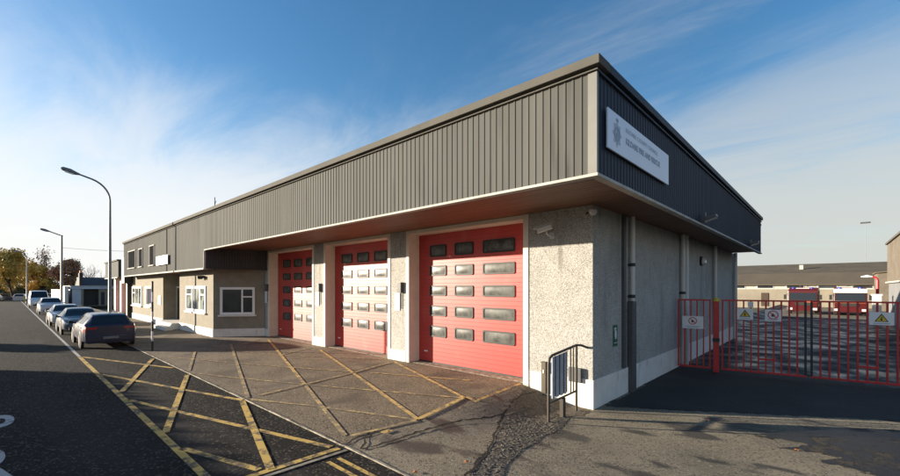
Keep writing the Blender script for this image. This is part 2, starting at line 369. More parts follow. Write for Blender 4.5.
def struct(name, mb, m, kind='structure', **k):
    o = obj(name, mb, m, None, **k); o['kind'] = kind; return o
def single(name, mb, m, label, cat, group=None, **k):
    """a thing that is one mesh, its origin at its base centre"""
    xs = [v[0] for v in mb.v]; ys = [v[1] for v in mb.v]; zs = [v[2] for v in mb.v]
    c = Vector(((min(xs) + max(xs)) / 2, (min(ys) + max(ys)) / 2, min(zs)))
    mb.v = [tuple(Vector(v) - c) for v in mb.v]
    o = obj(name, mb, m, None, **k); o.location = c
    return tag(o, label, cat, group)
def copy_tree(o, parent=None):
    c = o.copy(); C.objects.link(c)
    if parent is not None: c.parent = parent
    for ch in list(o.children): copy_tree(ch, c)
    return c
def text_mb(txt, size, mapf, depth=0.004, align='LEFT', xs=1.0, bold=0.0):
    """lettering as a mesh; mapf(x, y, z) places it"""
    cu = bpy.data.curves.new('lettering', 'FONT'); cu.body = txt; cu.size = size; cu.align_x = align; cu.extrude = depth / 2; cu.offset = bold
    cu.resolution_u = 4
    o = bpy.data.objects.new('lettering', cu); C.objects.link(o)
    dg = bpy.context.evaluated_depsgraph_get(); me = bpy.data.meshes.new_from_object(o.evaluated_get(dg))
    mb = MB(); mb.add([mapf(v.co.x * xs, v.co.y, v.co.z) for v in me.vertices], [tuple(p.vertices) for p in me.polygons])
    bpy.data.objects.remove(o); bpy.data.curves.remove(cu); bpy.data.meshes.remove(me)
    return mb
def merge(a, b, mi=None):
    a.add(b.v, b.f, 0); 
    a.mi[-len(b.f):] = b.mi if mi is None else [mi] * len(b.f)
    return a

# ------------------------------------------------------------------ ground
def sm(t): t = max(0.0, min(1.0, t)); return t * t * (3 - 2 * t)
def gz(x, y):
    za = -0.08 + 0.08 * sm((y - 3.75) / 4.7)
    zb = -0.08 - 0.22 * sm((y - 3.75) / 5.2)
    t = sm((x + 6.2) / 1.7)
    return za + (zb - za) * t
def frange(a, b, n): return [a + (b - a) * i / n for i in range(n + 1)]
def sheet(xs, ys, dz=0.0, zf=gz):
    mb = MB(); nx, ny = len(xs), len(ys)
    mb.add([(x, y, zf(x, y) + dz) for y in ys for x in xs], [(j * nx + i, j * nx + i + 1, (j + 1) * nx + i + 1, (j + 1) * nx + i) for j in range(ny - 1) for i in range(nx - 1)])
    return mb
struct('ground', MB().quad((-900, -900, -0.62), (900, -900, -0.62), (900, 900, -0.62), (-900, 900, -0.62)), 'ground')
struct('road', MB().quad((-260, -5.2, -0.1), (60, -5.2, -0.1), (60, 3.748, -0.1), (-260, 3.748, -0.1)), 'asphalt')
struct('verge', MB().box(-260, 60, -60, -5.2, -0.5, -0.02), 'ground')
struct('forecourt', sheet(frange(-46, -7, 26) + frange(-6.8, -5.95, 6), frange(3.75, 9.9, 16)), 'apron')
struct('footpath', sheet(frange(-5.95, -4, 12) + frange(-3.6, 30, 30), frange(3.75, 12.6, 24)), 'concrete')
struct('driveway_and_shade', sheet(frange(-5.95, -4, 12) + frange(-3.6, 30, 30), frange(12.6, 15.9, 8)), 'drive')
struct('yard', sheet(frange(-5.95, -4, 12) + frange(-3.6, 30, 30) + frange(34, 80, 6), frange(15.9, 150, 30)), 'yard')
struct('yard_paving', sheet(frange(-5, 30, 4), frange(50.5, 80, 6), 0.006), 'concrete')
struct('pavement', MB().box(-260, -46, 3.75, 7.2, -0.5, 0.0), 'apron')
struct('kerb', MB().box(-260, -46, 3.6, 3.75, -0.4, 0.02), 'joint')

def ribbon(pts, w, dz, zf=None, jitter=0.0, step=0.35):
    """a strip laid on the ground along a polyline"""
    zf = zf or (lambda x, y: (-0.1 if y < 3.74 else gz(x, y)))
    mb = MB(); P = []
    for (a, b) in zip(pts[:-1], pts[1:]):
        L = math.hypot(b[0] - a[0], b[1] - a[1]); n = max(1, int(L / step))
        for i in range(n): P.append((a[0] + (b[0] - a[0]) * i / n, a[1] + (b[1] - a[1]) * i / n))
    P.append(pts[-1]); vs = []
    for i, p in enumerate(P):
        q = P[min(i + 1, len(P) - 1)]; r = P[max(i - 1, 0)]
        dx, dy = q[0] - r[0], q[1] - r[1]; l = math.hypot(dx, dy) or 1; nx, ny = -dy / l, dx / l
        j = random.uniform(-jitter, jitter); ww = w * (1 + (random.uniform(-0.6, 0.6) if jitter else 0))
        a = (p[0] + nx * (ww / 2 + j), p[1] + ny * (ww / 2 + j)); b = (p[0] - nx * (ww / 2 - j), p[1] - ny * (ww / 2 - j))
        vs += [(*a, zf(*a) + dz), (*b, zf(*b) + dz)]
    mb.add(vs, [(2 * i, 2 * i + 1, 2 * i + 3, 2 * i + 2) for i in range(len(P) - 1)])
    return mb
# yellow box: lines on the road are fresh, those on the forecourt are worn
def marking(pts, w=0.11, m='yline', dz=0.006): return struct('road_marking', ribbon(pts, w, dz), m)
marking([(-5.75, 1.86), (-20.7, 1.86)], 0.115)
marking([(-20.8, 1.86), (-60, 1.86), (-140, 1.86)], 0.10, 'wline')
marking([(-5.88, 1.93), (-5.86, 3.66)], 0.12)
marking([(-20.65, 1.93), (-15.7, 3.66)], 0.12)
marking([(-16.1, 1.93), (-9.99, 3.70)], 0.11); marking([(-11.9, 1.93), (-6.0, 3.6)], 0.11); marking([(-7.7, 1.93), (-6.0, 2.45)], 0.11)
marking([(-18.2, 3.62), (-12.95, 1.93)], 0.12, dz=0.011); marking([(-14.1, 3.66), (-8.75, 1.93)], 0.12, dz=0.011); marking([(-9.95, 3.68), (-5.9, 2.57)], 0.12, dz=0.011)
marking([(-5.52, 3.26), (8, 3.26)], 0.07); marking([(-5.52, 3.44), (8, 3.44)], 0.07)
marking([(-5.72, 1.9), (-5.69, 3.7)], 0.07, 'joint', 0.012)
for (line, xh, h) in (('KEEP', -10.55, 2.7), ('CLEAR', -8.05, 2.7)):
    struct('road_lettering', text_mb(line, h, lambda x, y, z, xh=xh: (xh - y, 0.10 + x, -0.1 + 0.006 + z * 0.1), 0.002, 'RIGHT', 0.36, 0.03), 'wline')
struct('kerb', MB().box(-46, 30, 3.746, 3.758, -.3, -.076), 'joint')
# kerb line of the forecourt, cracks and broken patch
struct('kerb_joint', ribbon([(-30, 3.74), (-4.0, 3.75), (12, 3.76)], 0.035, 0.010, lambda x, y: gz(x, max(y, 3.75)), 0.012, 0.25), 'joint')
def crack(pts, w=0.035): return struct('pavement_crack', ribbon(pts, w, 0.014, None, 0.03, 0.12), 'crack')
def G(u, v, z):
    f = 411.9; s = (u - 450) / f; t = (2.5 - z) * f / (v - 288); a = R(42.92)
    return ((-math.sin(a) + s * math.cos(a)) * t, (math.cos(a) + s * math.sin(a)) * t)
def GG(u, v):
    z = -0.1
    for _ in range(6): p = G(u, v, z); z = gz(*p)
    return p
crack([GG(*p) for p in [(362, 450), (390, 442), (417, 433), (440, 427), (463, 420.7), (480, 419), (495, 417), (504, 415)]], 0.05)
crack([GG(*p) for p in [(504, 415), (497, 430), (492, 444), (480, 461), (467, 476), (450, 500)]], 0.05)
crack([GG(*p) for p in [(343, 447), (352, 440), (378, 433)]], 0.035)
crack([GG(*p) for p in [(362, 450), (366, 438), (372, 428)]], 0.03)
crack([GG(*p) for p in [(504, 415), (512, 402), (520, 396), (535, 392)]], 0.03)
def pix(pts, w, m, dz): marking([GG(*p) for p in pts], w * .82, m, dz)
# the hatching in front of the doors: three worn families of lines
pix([(189, 371), (195, 352)], .10, 'ylinew', .010); pix([(231, 344.6), (248, 398)], .11, 'ylinew', .010); pix([(268, 339.5), (305, 385)], .12, 'ylinea', .010); pix([(305, 385), (345, 436)], .11, 'ylinew', .010)
pix([(320, 350), (418, 420)], .12, 'ylinea', .010); pix([(394, 362), (464, 398)], .12, 'ylinea', .010)
pix([(251, 400), (309, 406), (416, 420.5)], .10, 'ylinew', .014); pix([(190, 373), (224, 377), (305, 385), (463, 398.5)], .09, 'ylinew', .014); pix([(168, 357), (279, 367), (350, 372)], .09, 'ylinew', .014)
pix([(370, 373), (470, 381)], .09, 'ylinea', .014); pix([(290, 356), (386, 360)], .08, 'ylinew', .014); pix([(240, 352), (290, 356)], .07, 'ylinew', .014)
pix([(258, 396), (304, 385), (354, 373), (394, 362)], .09, 'ylinew', .018); pix([(238, 346), (258, 340)], .08, 'ylinew', .018); pix([(278, 356), (310, 348.5)], .08, 'ylinew', .018)
pix([(419, 419.5), (463, 398.5)], .13, 'ylinea', .018); pix([(466, 397.5), (477, 402)], .12, 'ylinea', .018); pix([(474, 402.5), (520.5, 384.5)], .11, 'ylinea', .022)
pix([(350, 437), (416, 421)], .10, 'ylinew', .018); pix([(382, 434), (391, 431)], .14, 'ylinea', .022)
pp = [GG(*p) for p in [(505, 417), (513, 411), (522, 411), (534, 418), (546, 422), (560, 416), (571, 417), (566, 425), (556, 433), (545, 436), (536, 444), (524, 450), (517, 457), (509, 464), (505, 478), (468, 478), (473, 466), (481, 455), (490, 444), (497, 431)]]
def inpoly(x, y):
    c = False; n = len(pp)
    for i in range(n):
        (x1, y1), (x2, y2) = pp[i], pp[(i + 1) % n]
        if (y1 > y) != (y2 > y) and x < (x2 - x1) * (y - y1) / (y2 - y1) + x1: c = not c
    return c
def edged(x, y):
    m = 9.0; n = len(pp)
    for i in range(n):
        (x1, y1), (x2, y2) = pp[i], pp[(i + 1) % n]; dx, dy = x2 - x1, y2 - y1
        t = max(0, min(1, ((x - x1) * dx + (y - y1) * dy) / (dx * dx + dy * dy))); m = min(m, math.hypot(x - x1 - t * dx, y - y1 - t * dy))
    return m
mb = MB(); x0, x1 = min(p[0] for p in pp), max(p[0] for p in pp); y0, y1 = min(p[1] for p in pp), max(p[1] for p in pp)
st = 0.03; nx = int((x1 - x0) / st) + 1; ny = int((y1 - y0) / st) + 1; idx = {}
for j in range(ny + 1):
    for i in range(nx + 1):
        x, y = x0 + i * st + random.uniform(-.01, .01), y0 + j * st + random.uniform(-.01, .01)
        if inpoly(x, y):
            e = min(1, edged(x, y) / 0.18); idx[(i, j)] = len(mb.v); mb.v.append((x, y, gz(x, y) + 0.006 + e * random.uniform(0, 0.012)))
for (i, j) in list(idx):
    if all(k in idx for k in ((i + 1, j), (i + 1, j + 1), (i, j + 1))): mb.f.append((idx[(i, j)], idx[(i + 1, j)], idx[(i + 1, j + 1)], idx[(i, j + 1)])); mb.mi.append(0)
struct('broken_tarmac', mb, 'broken')
mb = MB()
for k in range(2600):
    x, y = random.uniform(x0 - .1, x1 + .1), random.uniform(y0 - .1, y1 + .1)
    if not (inpoly(x, y) or edged(x, y) < random.random() ** 2 * .22) or (y > 9.05 and x < -4.0): continue
    r = random.uniform(0.005, 0.012) + .016 * random.random() ** 6; z = gz(x, y) + 0.012
    q = [Vector((random.uniform(.6, 1.2) * r * sx, random.uniform(.6, 1.2) * r * sy, random.uniform(.5, 1) * r * sz)) for sx, sy, sz in ((1, 0, 0), (-1, 0, 0), (0, 1, 0), (0, -1, 0), (0, 0, 1), (0, 0, -1))]
    mb.add([(x + v.x, y + v.y, z + v.z) for v in q], [(0, 2, 4), (2, 1, 4), (1, 3, 4), (3, 0, 4), (2, 0, 5), (1, 2, 5), (3, 1, 5), (0, 3, 5)])
struct('loose_gravel', mb, 'broken', kind='stuff')
def inside(poly, x, y):
    c = False; n = len(poly)
    for i in range(n):
        (x1, y1), (x2, y2) = poly[i], poly[(i + 1) % n]
        if (y1 > y) != (y2 > y) and x < (x2 - x1) * (y - y1) / (y2 - y1) + x1: c = not c
    return c
def patch_grid(poly, st, dz, jit=.3):
    mb = MB(); idx = {}; xa = min(p[0] for p in poly); ya = min(p[1] for p in poly)
    nx = int((max(p[0] for p in poly) - xa) / st) + 1; ny = int((max(p[1] for p in poly) - ya) / st) + 1
    for j in range(ny + 1):
        for i in range(nx + 1):
            x, y = xa + i * st + random.uniform(-jit, jit) * st, ya + j * st + random.uniform(-jit, jit) * st
            if inside(poly, x, y): idx[(i, j)] = len(mb.v); mb.v.append((x, y, gz(x, y) + dz))
    for (i, j) in list(idx):
        q = [idx.get(k) for k in ((i, j), (i + 1, j), (i + 1, j + 1), (i, j + 1))]
        q = [k for k in q if k is not None]
        if len(q) >= 3: mb.f.append(tuple(q)); mb.mi.append(0)
    return mb
def ragged(poly, sd, k=7):
    out = []
    for i in range(len(poly)):
        a, b = poly[i], poly[(i + 1) % len(poly)]
        for q in range(k): out.append((a[0] + (b[0] - a[0]) * q / k + random.gauss(0, sd), a[1] + (b[1] - a[1]) * q / k + random.gauss(0, sd)))
    return out
# wet dark asphalt showing through at the right of the path, and a dark sheet painting the station's shade over the side drive
struct('wet_patch', patch_grid(ragged([GG(*p) for p in [(784, 431), (752, 436), (776, 440), (806, 444), (770, 448), (800, 452), (838, 456), (815, 461), (842, 468), (870, 474), (890, 490), (930, 490), (960, 440), (960, 432), (860, 428)]], .06), .05, .007), 'wetpatch')
struct('driveway_and_shade', patch_grid([(-4.03, 9.5), (-2.6, 10.35), (-1.2, 11.3), (1.0, 12.75), (6, 16.0), (6, 17), (-4.03, 17)], .1, .006, .15), 'drive')
# trodden earth between the broken tarmac and the pier
qq = [GG(*p) for p in [(522, 386), (532, 389), (545, 393.5), (560, 399), (577, 406), (590, 411), (583, 416), (571, 417), (560, 415), (546, 421), (534, 417), (522, 410), (513, 410), (505, 416), (500, 409), (505, 403), (514, 398), (516, 391)]]
cx_ = sum(p[0] for p in qq) / len(qq); cy_ = sum(p[1] for p in qq) / len(qq); mb = MB(); rings = [1.0, .8, .55, .3]
pts = []
for i in range(len(qq)):
    a, b = qq[i], qq[(i + 1) % len(qq)]
    for k in range(5):
        t = k / 5; pts.append((a[0] + (b[0] - a[0]) * t + random.gauss(0, .02), a[1] + (b[1] - a[1]) * t + random.gauss(0, .02)))
for f_ in rings:
    for p in pts:
        x, y = cx_ + (p[0] - cx_) * f_, cy_ + (p[1] - cy_) * f_
        mb.v.append((x, min(y, 9.16), gz(x, y) + .005 + (0 if f_ == 1 else .004 + random.uniform(0, .008))))
n_ = len(pts)
for j in range(3):
    for i in range(n_): mb.f.append((j * n_ + i, j * n_ + (i + 1) % n_, (j + 1) * n_ + (i + 1) % n_, (j + 1) * n_ + i)); mb.mi.append(0)
mb.f.append(tuple(3 * n_ + i for i in range(n_))); mb.mi.append(0)
struct('earth_patch', mb, 'earth')
# fallen leaves
for (u, v, lab) in [(708, 421, 'single orange fallen leaf on the sunlit strip of concrete in front of the gate'), (797, 451, 'orange fallen leaf lying on the stained concrete at the lower right'),
               (415, 473, 'orange fallen leaf beside the kerb line at the bottom of the forecourt'), (466, 463, 'small orange leaf on the concrete near the broken tarmac'), (388, 432.5, 'pale orange leaf lying on the forecourt beside the crack')]:
    x, y = GG(u, v); z = gz(x, y); a = random.uniform(0, 6); mb = MB(); ring = []
    for k, rr in enumerate((1, .6, .9, .5, .85, .55, .8, .6)):
        t = a + k * math.pi / 4; ring.append((x + .05 * rr * math.cos(t), y + .05 * rr * math.sin(t), z + .012 + .014 * (k % 2)))
    mb.add([(x, y, z + .03)] + ring, [(0, k + 1, (k + 1) % 8 + 1) for k in range(8)])
    single('fallen_leaf', mb, 'leaf', lab, 'leaf', 'fallen leaves')

# ------------------------------------------------------------------ fire station
FY = 6.47; FX = -2.80; WY = 9.2; WX = -4.06; DY = 9.65; SOF = 4.42
st_ = thing('fire_station', 'long flat roofed fire station with ribbed grey cladding above three red bay doors', 'fire station', (-4, 9, 0))
def part(name, mb, m, parent=st_, **k): return obj(name, mb, m, parent, **k)
# pebbledashed walls and piers between the doors
PI_ = [(-22.2, -21.26), (-16.86, -15.76), (-11.56, -10.42)]
OP = [(-21.26, -16.86), (-15.76, -11.56), (-10.42, -5.93)]
part('wall', MB().prism([(-5.93, WY), (WX, WY), (WX, 28.6), (WX - .4, 28.6), (WX - .4, 10.4), (-5.93, 10.4)], -0.6, SOF), 'pebble')
for a, b in PI_: part('pier', MB().box(a, b, WY, 10.2, -0.1, SOF), 'pebble')
part('wall', MB().box(-45.2, WX - .402, 28.2, 28.6, -0.3, SOF), 'pebble')
# white plinths
PL = 0.035
part('plinth', MB().prism([(-5.70, WY - PL), (WX + PL, WY - PL), (WX + PL, 28.62), (WX - .01, 28.62), (WX - .01, WY + .01), (-5.70, WY + .01)], -0.5, 0.37), 'white', bevel=0.008)
for a, b in PI_[1:]: part('plinth', MB().box(a + .151, b - .151, WY - PL, WY + .05, -0.1, 0.37), 'white', bevel=0.006)
part('plinth', MB().box(-21.77, -21.41, WY - PL, WY + .05, -0.1, 0.37), 'white', bevel=0.006)
# door openings: a white painted frame with deep reveals
for a, b in OP:
    mb = MB()
    mb.box(a - .15, a + .002, WY - .022, DY + .12, -0.1, SOF - .003)
    mb.box(b - .002, b + .16, WY - .022, DY + .12, -0.1, SOF - .003)
    mb.box(a + .003, b - .003, WY - .018, DY + .12, SOF - .13, SOF - .004)
    part('door_surround', mb, 'creamy', bevel=0.01)
    part('threshold', MB().box(a + .003, b - .003, WY + .06, DY + .1, -0.12, 0.012), 'joint')
cols_n = [(0.075, .215), (0.40, .205), (0.66, .20)]
ROWS = [(3.53, 3.92), (2.90, 3.24), (2.24, 2.58), (1.57, 1.92), (0.88, 1.25)]
def rrect(x0, x1, z0, z1, r, n=4):
    pts = []
    for cx, cz, a0 in ((x1 - r, z1 - r, 0), (x0 + r, z1 - r, 90), (x0 + r, z0 + r, 180), (x1 - r, z0 + r, 270)):
        for k in range(n + 1):
            t = R(a0 + 90 * k / n); pts.append((cx + r * math.cos(t), cz + r * math.sin(t)))
    return pts
DOORW = [[(-20.62, -19.86), (-19.45, -18.68), (-18.25, -17.48)], [(-15.21, -14.45), (-14.08, -13.30), (-12.95, -12.17)], [(-9.87, -9.13), (-8.76, -8.0), (-7.63, -6.49)]]
for (a, b), cols in zip(OP, DOORW):
    dr = part('sectional_door', MB().box(a + .004, b - .004, DY, DY + .05, 0.05, SOF - .131), 'red')
    part('bottom_seal', MB().box(a + .006, b - .006, DY - .012, DY + .045, 0.012, 0.05), 'rubber', dr)
    part('handle', MB().box(a + .28, a + .43, DY - .03, DY + .002, 0.36, 0.40), 'upvc', dr)
    for (x0, x1) in cols:
        for (z0, z1) in ROWS:
            o_ = rrect(x0, x1, z0, z1, .05); i_ = rrect(x0 + .045, x1 - .045, z0 + .045, z1 - .045, .035); n = len(o_)
            mb = MB()
            f0 = [(x, DY - .001, z) for x, z in o_]; f1 = [(x, DY - .028, z) for x, z in o_]; g1 = [(x, DY - .028, z) for x, z in i_]; g0 = [(x, DY - .008, z) for x, z in i_]
            mb.add(f0 + f1 + g1 + g0, [(k + j * n, (k + 1) % n + j * n, (k + 1) % n + (j + 1) * n, k + (j + 1) * n) for j in range(3) for k in range(n)])
            w_ = part('window', mb, 'rubber', dr)
            # slightly domed acrylic pane
            pm = MB(); NX, NZ = 8, 5; vs = []
            for jz in range(NZ + 1):
                for ix in range(NX + 1):
                    u = ix / NX; v = jz / NZ; bul = 0.018 * (1 - (2 * u - 1) ** 2) * (1 - (2 * v - 1) ** 2)
                    vs.append((x0 + .042 + (x1 - x0 - .084) * u, DY - .009 - bul, z0 + .042 + (z1 - z0 - .084) * v))
            pm.add(vs, [(j * (NX + 1) + i, j * (NX + 1) + i + 1, (j + 1) * (NX + 1) + i + 1, (j + 1) * (NX + 1) + i) for j in range(NZ) for i in range(NX)])
            pn = obj('pane', pm, 'pane', dr, smooth=True)
# the overhanging roof: ribbed cladding, coping, flashing, soffit
def corr(mb, p0, p1, nrm, z0, z1, pitch=0.147, rib=0.011):
    """ribbed sheet from p0 to p1 on plan, ribs standing out along nrm"""
    L = math.hypot(p1[0] - p0[0], p1[1] - p0[1]); ux, uy = (p1[0] - p0[0]) / L, (p1[1] - p0[1]) / L
    n = max(1, round(L / pitch)); pitch = L / n; pr = []
    for i in range(n):
        s = i * pitch
        pr += [(s, 0), (s + pitch - .045, 0), (s + pitch - .036, rib), (s + pitch - .009, rib)]
    pr.append((L, 0)); vs = []
    for s, d_ in pr:
        x, y = p0[0] + ux * s + nrm[0] * d_, p0[1] + uy * s + nrm[1] * d_
        vs += [(x, y, z0), (x, y, z1)]
    return mb.add(vs, [(2 * i, 2 * i + 2, 2 * i + 3, 2 * i + 1) for i in range(len(pr) - 1)])
XS = -22.07; XL = -42.2; ZT = 6.02; ZB = 4.35; ZL = 3.47
# front cladding as upright sheets with their joints
for xa, xb in ((FX - .126, -7.6), (-7.61, -13.6), (-13.61, -19.6), (-19.61, XS)):
    part('cladding', corr(MB(), (xa, FY), (xb, FY), (0, -1), ZB, ZT), 'clad')
for xa, xb in ((XS - .002, -28.9), (-28.99, -35.2), (-35.21, XL)):
    part('cladding', corr(MB(), (xa, FY), (xb, FY), (0, -1), ZL, ZT), 'clad')
part('joint_strip', MB().box(-28.99, -28.9, FY - .03, FY + .05, ZL, ZT), 'mattglass')
for ya, yb in ((FY + .05, 13.2), (13.21, 20.2), (20.21, 27.1)):
    part('cladding', corr(MB(), (FX, ya), (FX, yb), (1, 0), ZB, ZT), 'cladshade')
part('corner_trim', MB().prism([(FX - .125, FY - .03), (FX + .03, FY - .035), (FX + .03, FY + .03), (FX - .01, FY + .03), (FX - .01, FY + .02), (FX - .125, FY + .02)], ZB + .001, ZT - .041), 'trim')
part('parapet', MB().prism([(XL, FY + .02), (FX - .02, FY + .02), (FX - .02, 27.1), (FX - .2, 27.1), (FX - .2, FY + .2), (XL, FY + .2)], ZB + .05, ZT + .05), 'roof')
part('parapet', MB().box(XL, XS - .01, FY + .03, FY + .19, ZL + .02, ZB + .04), 'roof')
# coping: a folded metal cap with a shadow gap below
part('coping', MB().box(XL - .05, FX + .10, FY - .11, FY + .34, ZT + .05, ZT + .20), 'coping', bevel=0.01)
part('coping', MB().box(FX - .34, FX + .098, FY + .342, 27.18, ZT + .05, ZT + .197), 'cladshade', bevel=0.01)
part('coping_lip', MB().box(XL, FX + .05, FY - .06, FY + .02, ZT - .02, ZT + .0), 'coping')
part('coping_lip', MB().box(FX - .01, FX + .05, FY + .021, 27.12, ZT - .04, ZT + .0), 'cladshade')
part('flashing', MB().box(XS, FX + .055, FY - .055, FY + .10, ZB - .05, ZB), 'flash', bevel=0.006)
part('flashing', MB().box(FX - .09, FX + .055, FY + .101, 27.15, ZB - .055, ZB), 'flash', bevel=0.006)
part('flashing', MB().box(XL, XS - .003, FY - .075, FY + .10, ZL - .08, ZL), 'flash', bevel=0.006)
part('flashing', MB().box(XS - .03, XS + .02, FY - .06, FY + .02, ZL - .001, ZB - .081), 'flash')
part('soffit', MB().prism([(XS - .1, FY + .10), (FX - .09, FY + .10), (FX - .09, 27.1), (WX - .05, 27.1), (WX - .05, WY + .4), (XS - .1, WY + .4)], SOF, SOF + .06), 'soffit')
part('soffit', MB().box(XL, XS - .15, FY + .10, 9.3, ZL - .02, ZL + .05), 'soffit')
part('roof', MB().box(XL, FX - .12, FY + .21, 28.6, ZT - .06, ZT + .04), 'roof')
part('wall', MB().box(FX - .9, FX - .02, 27.1, 27.14, SOF, ZT), 'return')
part('cladding', MB().box(XL - .02, XL + .03, FY + .03, 28.5, ZL, ZT), 'clad')
# dark ribbed return between the lower office eaves and the high bay soffit
mb = corr(MB(), (XS + .01, FY + .03), (-21.55, 9.19), (0.97, -0.2), 3.46, SOF - .002, 0.12, 0.02)
part('cladding_return', mb, 'return')
part('cladding_return', MB().prism([(XS - .1, FY + .12), (XS - .02, FY + .12), (-21.62, 9.19), (-21.75, 9.19)], 3.44, SOF - .004), 'return')
part('flashing', MB().bar((XS + .03, FY + .03, 3.44), (-21.52, 9.18, 3.44), .06, .05), 'black')

# office block: chamfered corner, recessed entrance
OY = 7.17
CH0 = (-23.17, OY); CH1 = (-21.75, 9.19)
ofw = part('office_wall', MB().prism([(-29.2, OY), CH0, CH1, (-22.21, 9.5), (-29.2, 9.5)], -0.1, ZL - .021), 'render')
part('office_wall', MB().box(-45.2, -33.1, OY, 9.5, -0.1, ZL - .021), 'render')
part('office_wall', MB().box(-33.099, -29.201, 8.0, 9.5, -0.1, ZL - .021), 'render')
cx, cy = CH1[0] - CH0[0], CH1[1] - CH0[1]; cl = math.hypot(cx, cy); cux, cuy = cx / cl, cy / cl; cnx, cny = cuy, -cux
def chf(t, o): return (CH0[0] + cux * t + cnx * o, CH0[1] + cuy * t + cny * o)
part('plinth', MB().prism([(-29.22, OY - .03), (CH0[0] + .02, OY - .03), chf(cl - .02, .03), chf(cl - .02, -.02), (CH0[0] - .02, OY + .03), (-29.22, OY + .03)], -0.1, 0.40), 'white', bevel=0.006)
part('plinth', MB().box(-45.2, -33.08, OY - .03, OY + .02, -0.1, 0.42), 'white', bevel=0.006)
def window(fn, w, h, m, mull=(), trans=None, parent=st_, glass='glass', sur=0.09):
    """fn(u, o, z): a white window of width w, height h; the frame stands 4 cm proud, the glass sits behind it"""
    mb = MB()
    def fb(u0, u1, z0, z1, o0, o1):
        mb.add([fn(u, o, z) for z in (z0, z1) for (u, o) in ((u0, o0), (u1, o0), (u1, o1), (u0, o1))],
               [(0, 3, 2, 1), (4, 5, 6, 7), (0, 1, 5, 4), (1, 2, 6, 5), (2, 3, 7, 6), (3, 0, 4, 7)])
    fb(0, sur, 0, h, -.02, .05); fb(w - sur, w, 0, h, -.02, .05); fb(sur, w - sur, h - sur, h, -.02, .048); fb(sur, w - sur, 0, sur, -.02, .048)
    for x in mull: fb(x - .04, x + .04, sur, h - sur, -.01, .036)
    if trans:
        for (a, b, z) in trans: fb(a, b, z - .035, z + .035, -.01, .034)
    wd = part('window', mb, 'upvc', parent)
    mb = MB(); fb_ = mb
    mb.add([fn(u, .012, z) for u, z in ((sur - .01, sur - .01), (w - sur + .01, sur - .01), (w - sur + .01, h - sur + .01), (sur - .01, h - sur + .01))], [(0, 1, 2, 3)])
    part('pane', mb, glass, wd)
    mb = MB()
    mb.add([fn(u, o, z) for z in (-.09, -.005) for (u, o) in ((-.08, -.02), (w + .08, -.02), (w + .08, .12), (-.08, .12))],
           [(0, 3, 2, 1), (4, 5, 6, 7), (0, 1, 5, 4), (1, 2, 6, 5), (2, 3, 7, 6), (3, 0, 4, 7)])
    part('sill', mb, 'white', wd, bevel=0.008)
    return wd
fr = lambda x0, z0, y=OY: (lambda u, o, z: (x0 + u, y - o, z0 + z))
window(fr(-27.75, 1.18), 3.5, 1.42, 0, (1.15, 2.5), [(.09, 1.11, .95), (2.54, 3.41, .95)], glass='curtain', sur=.14)
window(lambda u, o, z: (*chf(.32 + u, o), 1.12 + z), 1.66, 1.42, 0, (1.05,), [(1.09, 1.56, .92)], sur=.12)
window(fr(-43.0, 1.10), 3.6, 1.52, 0, (1.2, 2.4), [(.1, 1.16, 1.0)], glass='curtain', sur=.14)
window(fr(-38.2, 1.12), 1.8, 1.5, 0, (), None, glass='curtain', sur=.14)
# first-floor windows in the cladding
for x0, w, z0, z1 in ((-40.2, 2.45, 4.02, 5.28), (-36.45, 1.1, 4.02, 5.24), (-33.2, 1.2, 4.0, 5.24)):
    wd = part('window', MB().box(x0 - .05, x0, FY - .045, FY + .02, z0, z1).box(x0 + w, x0 + w + .05, FY - .045, FY + .02, z0, z1).box(x0 - .1, x0 + w + .1, FY - .06, FY + .02, z1, z1 + .06).box(x0 - .1, x0 + w + .1, FY - .10, FY + .02, z0 - .06, z0), 'flash')
    part('pane', MB().box(x0, x0 + w, FY - .036, FY + .01, z0, z1), 'mattglass', wd)
# entrance
ed = part('entrance_door', MB().box(-33.0, -31.9, 7.95, 8.02, 0.38, 2.5), 'wood')
part('frame', MB().box(-33.08, -33.0, 7.93, 8.02, .38, 2.62).box(-31.9, -31.8, 7.93, 8.02, .38, 2.62).box(-33.0, -31.9, 7.93, 8.02, 2.5, 2.62), 'upvc', ed)
part('pane', MB().box(-32.75, -32.15, 7.935, 7.951, 1.2, 2.3), 'glass', ed)
part('handle', MB().bar((-32.0, 7.93, 1.3), (-32.0, 7.93, 1.5), .03, .03), 'galv', ed)
part('step', MB().box(-33.09, -29.21, 6.75, 7.99, -.1, .36), 'white', bevel=.01)
part('step', MB().box(-31.6, -28.9, 6.35, 6.749, -.1, .17), 'white', bevel=.01)
# downpipes on the side wall
def pipe(y, r, z0, z1, m, brackets=(), x=None):
    x = x or WX + r + .035
    p = part('downpipe', MB().tube([(x, y, z0), (x, y, z1)], r, 14), m, smooth=True)
    for z in brackets: part('bracket', MB().box(WX - .01, x + .01, y - r - .03, y + r + .03, z, z + .05).tube([(x, y, z - .02), (x, y, z + .07)], r + .012, 14), 'black' if m == 'pvc' else m, p)
    return p
pipe(11.5, .062, 2.15, SOF, 'pvc', (2.25, 3.1))
part('downpipe', MB().box(WX - .01, WX + .16, 11.36, 11.64, -.35, 2.149), 'iron', bevel=.03)
pipe(16.55, .075, -.3, SOF, 'pvc', (2.3,)); pipe(16.95, .085, -.3, SOF, 'pvc')
pipe(22.1, .075, -.3, SOF, 'pvc'); pipe(27.3, .09, -.3, SOF, 'pvc')
part('downpipe', MB().box(WX - .01, WX + .07, 10.97, 11.12, .4, SOF), 'iron')
part('downpipe', MB().box(-43.9, -42.75, OY - .6, OY - .02, 2.9, 5.0).box(-43.7, -43.4, OY - .3, OY - .04, -.1, 2.9), 'black')
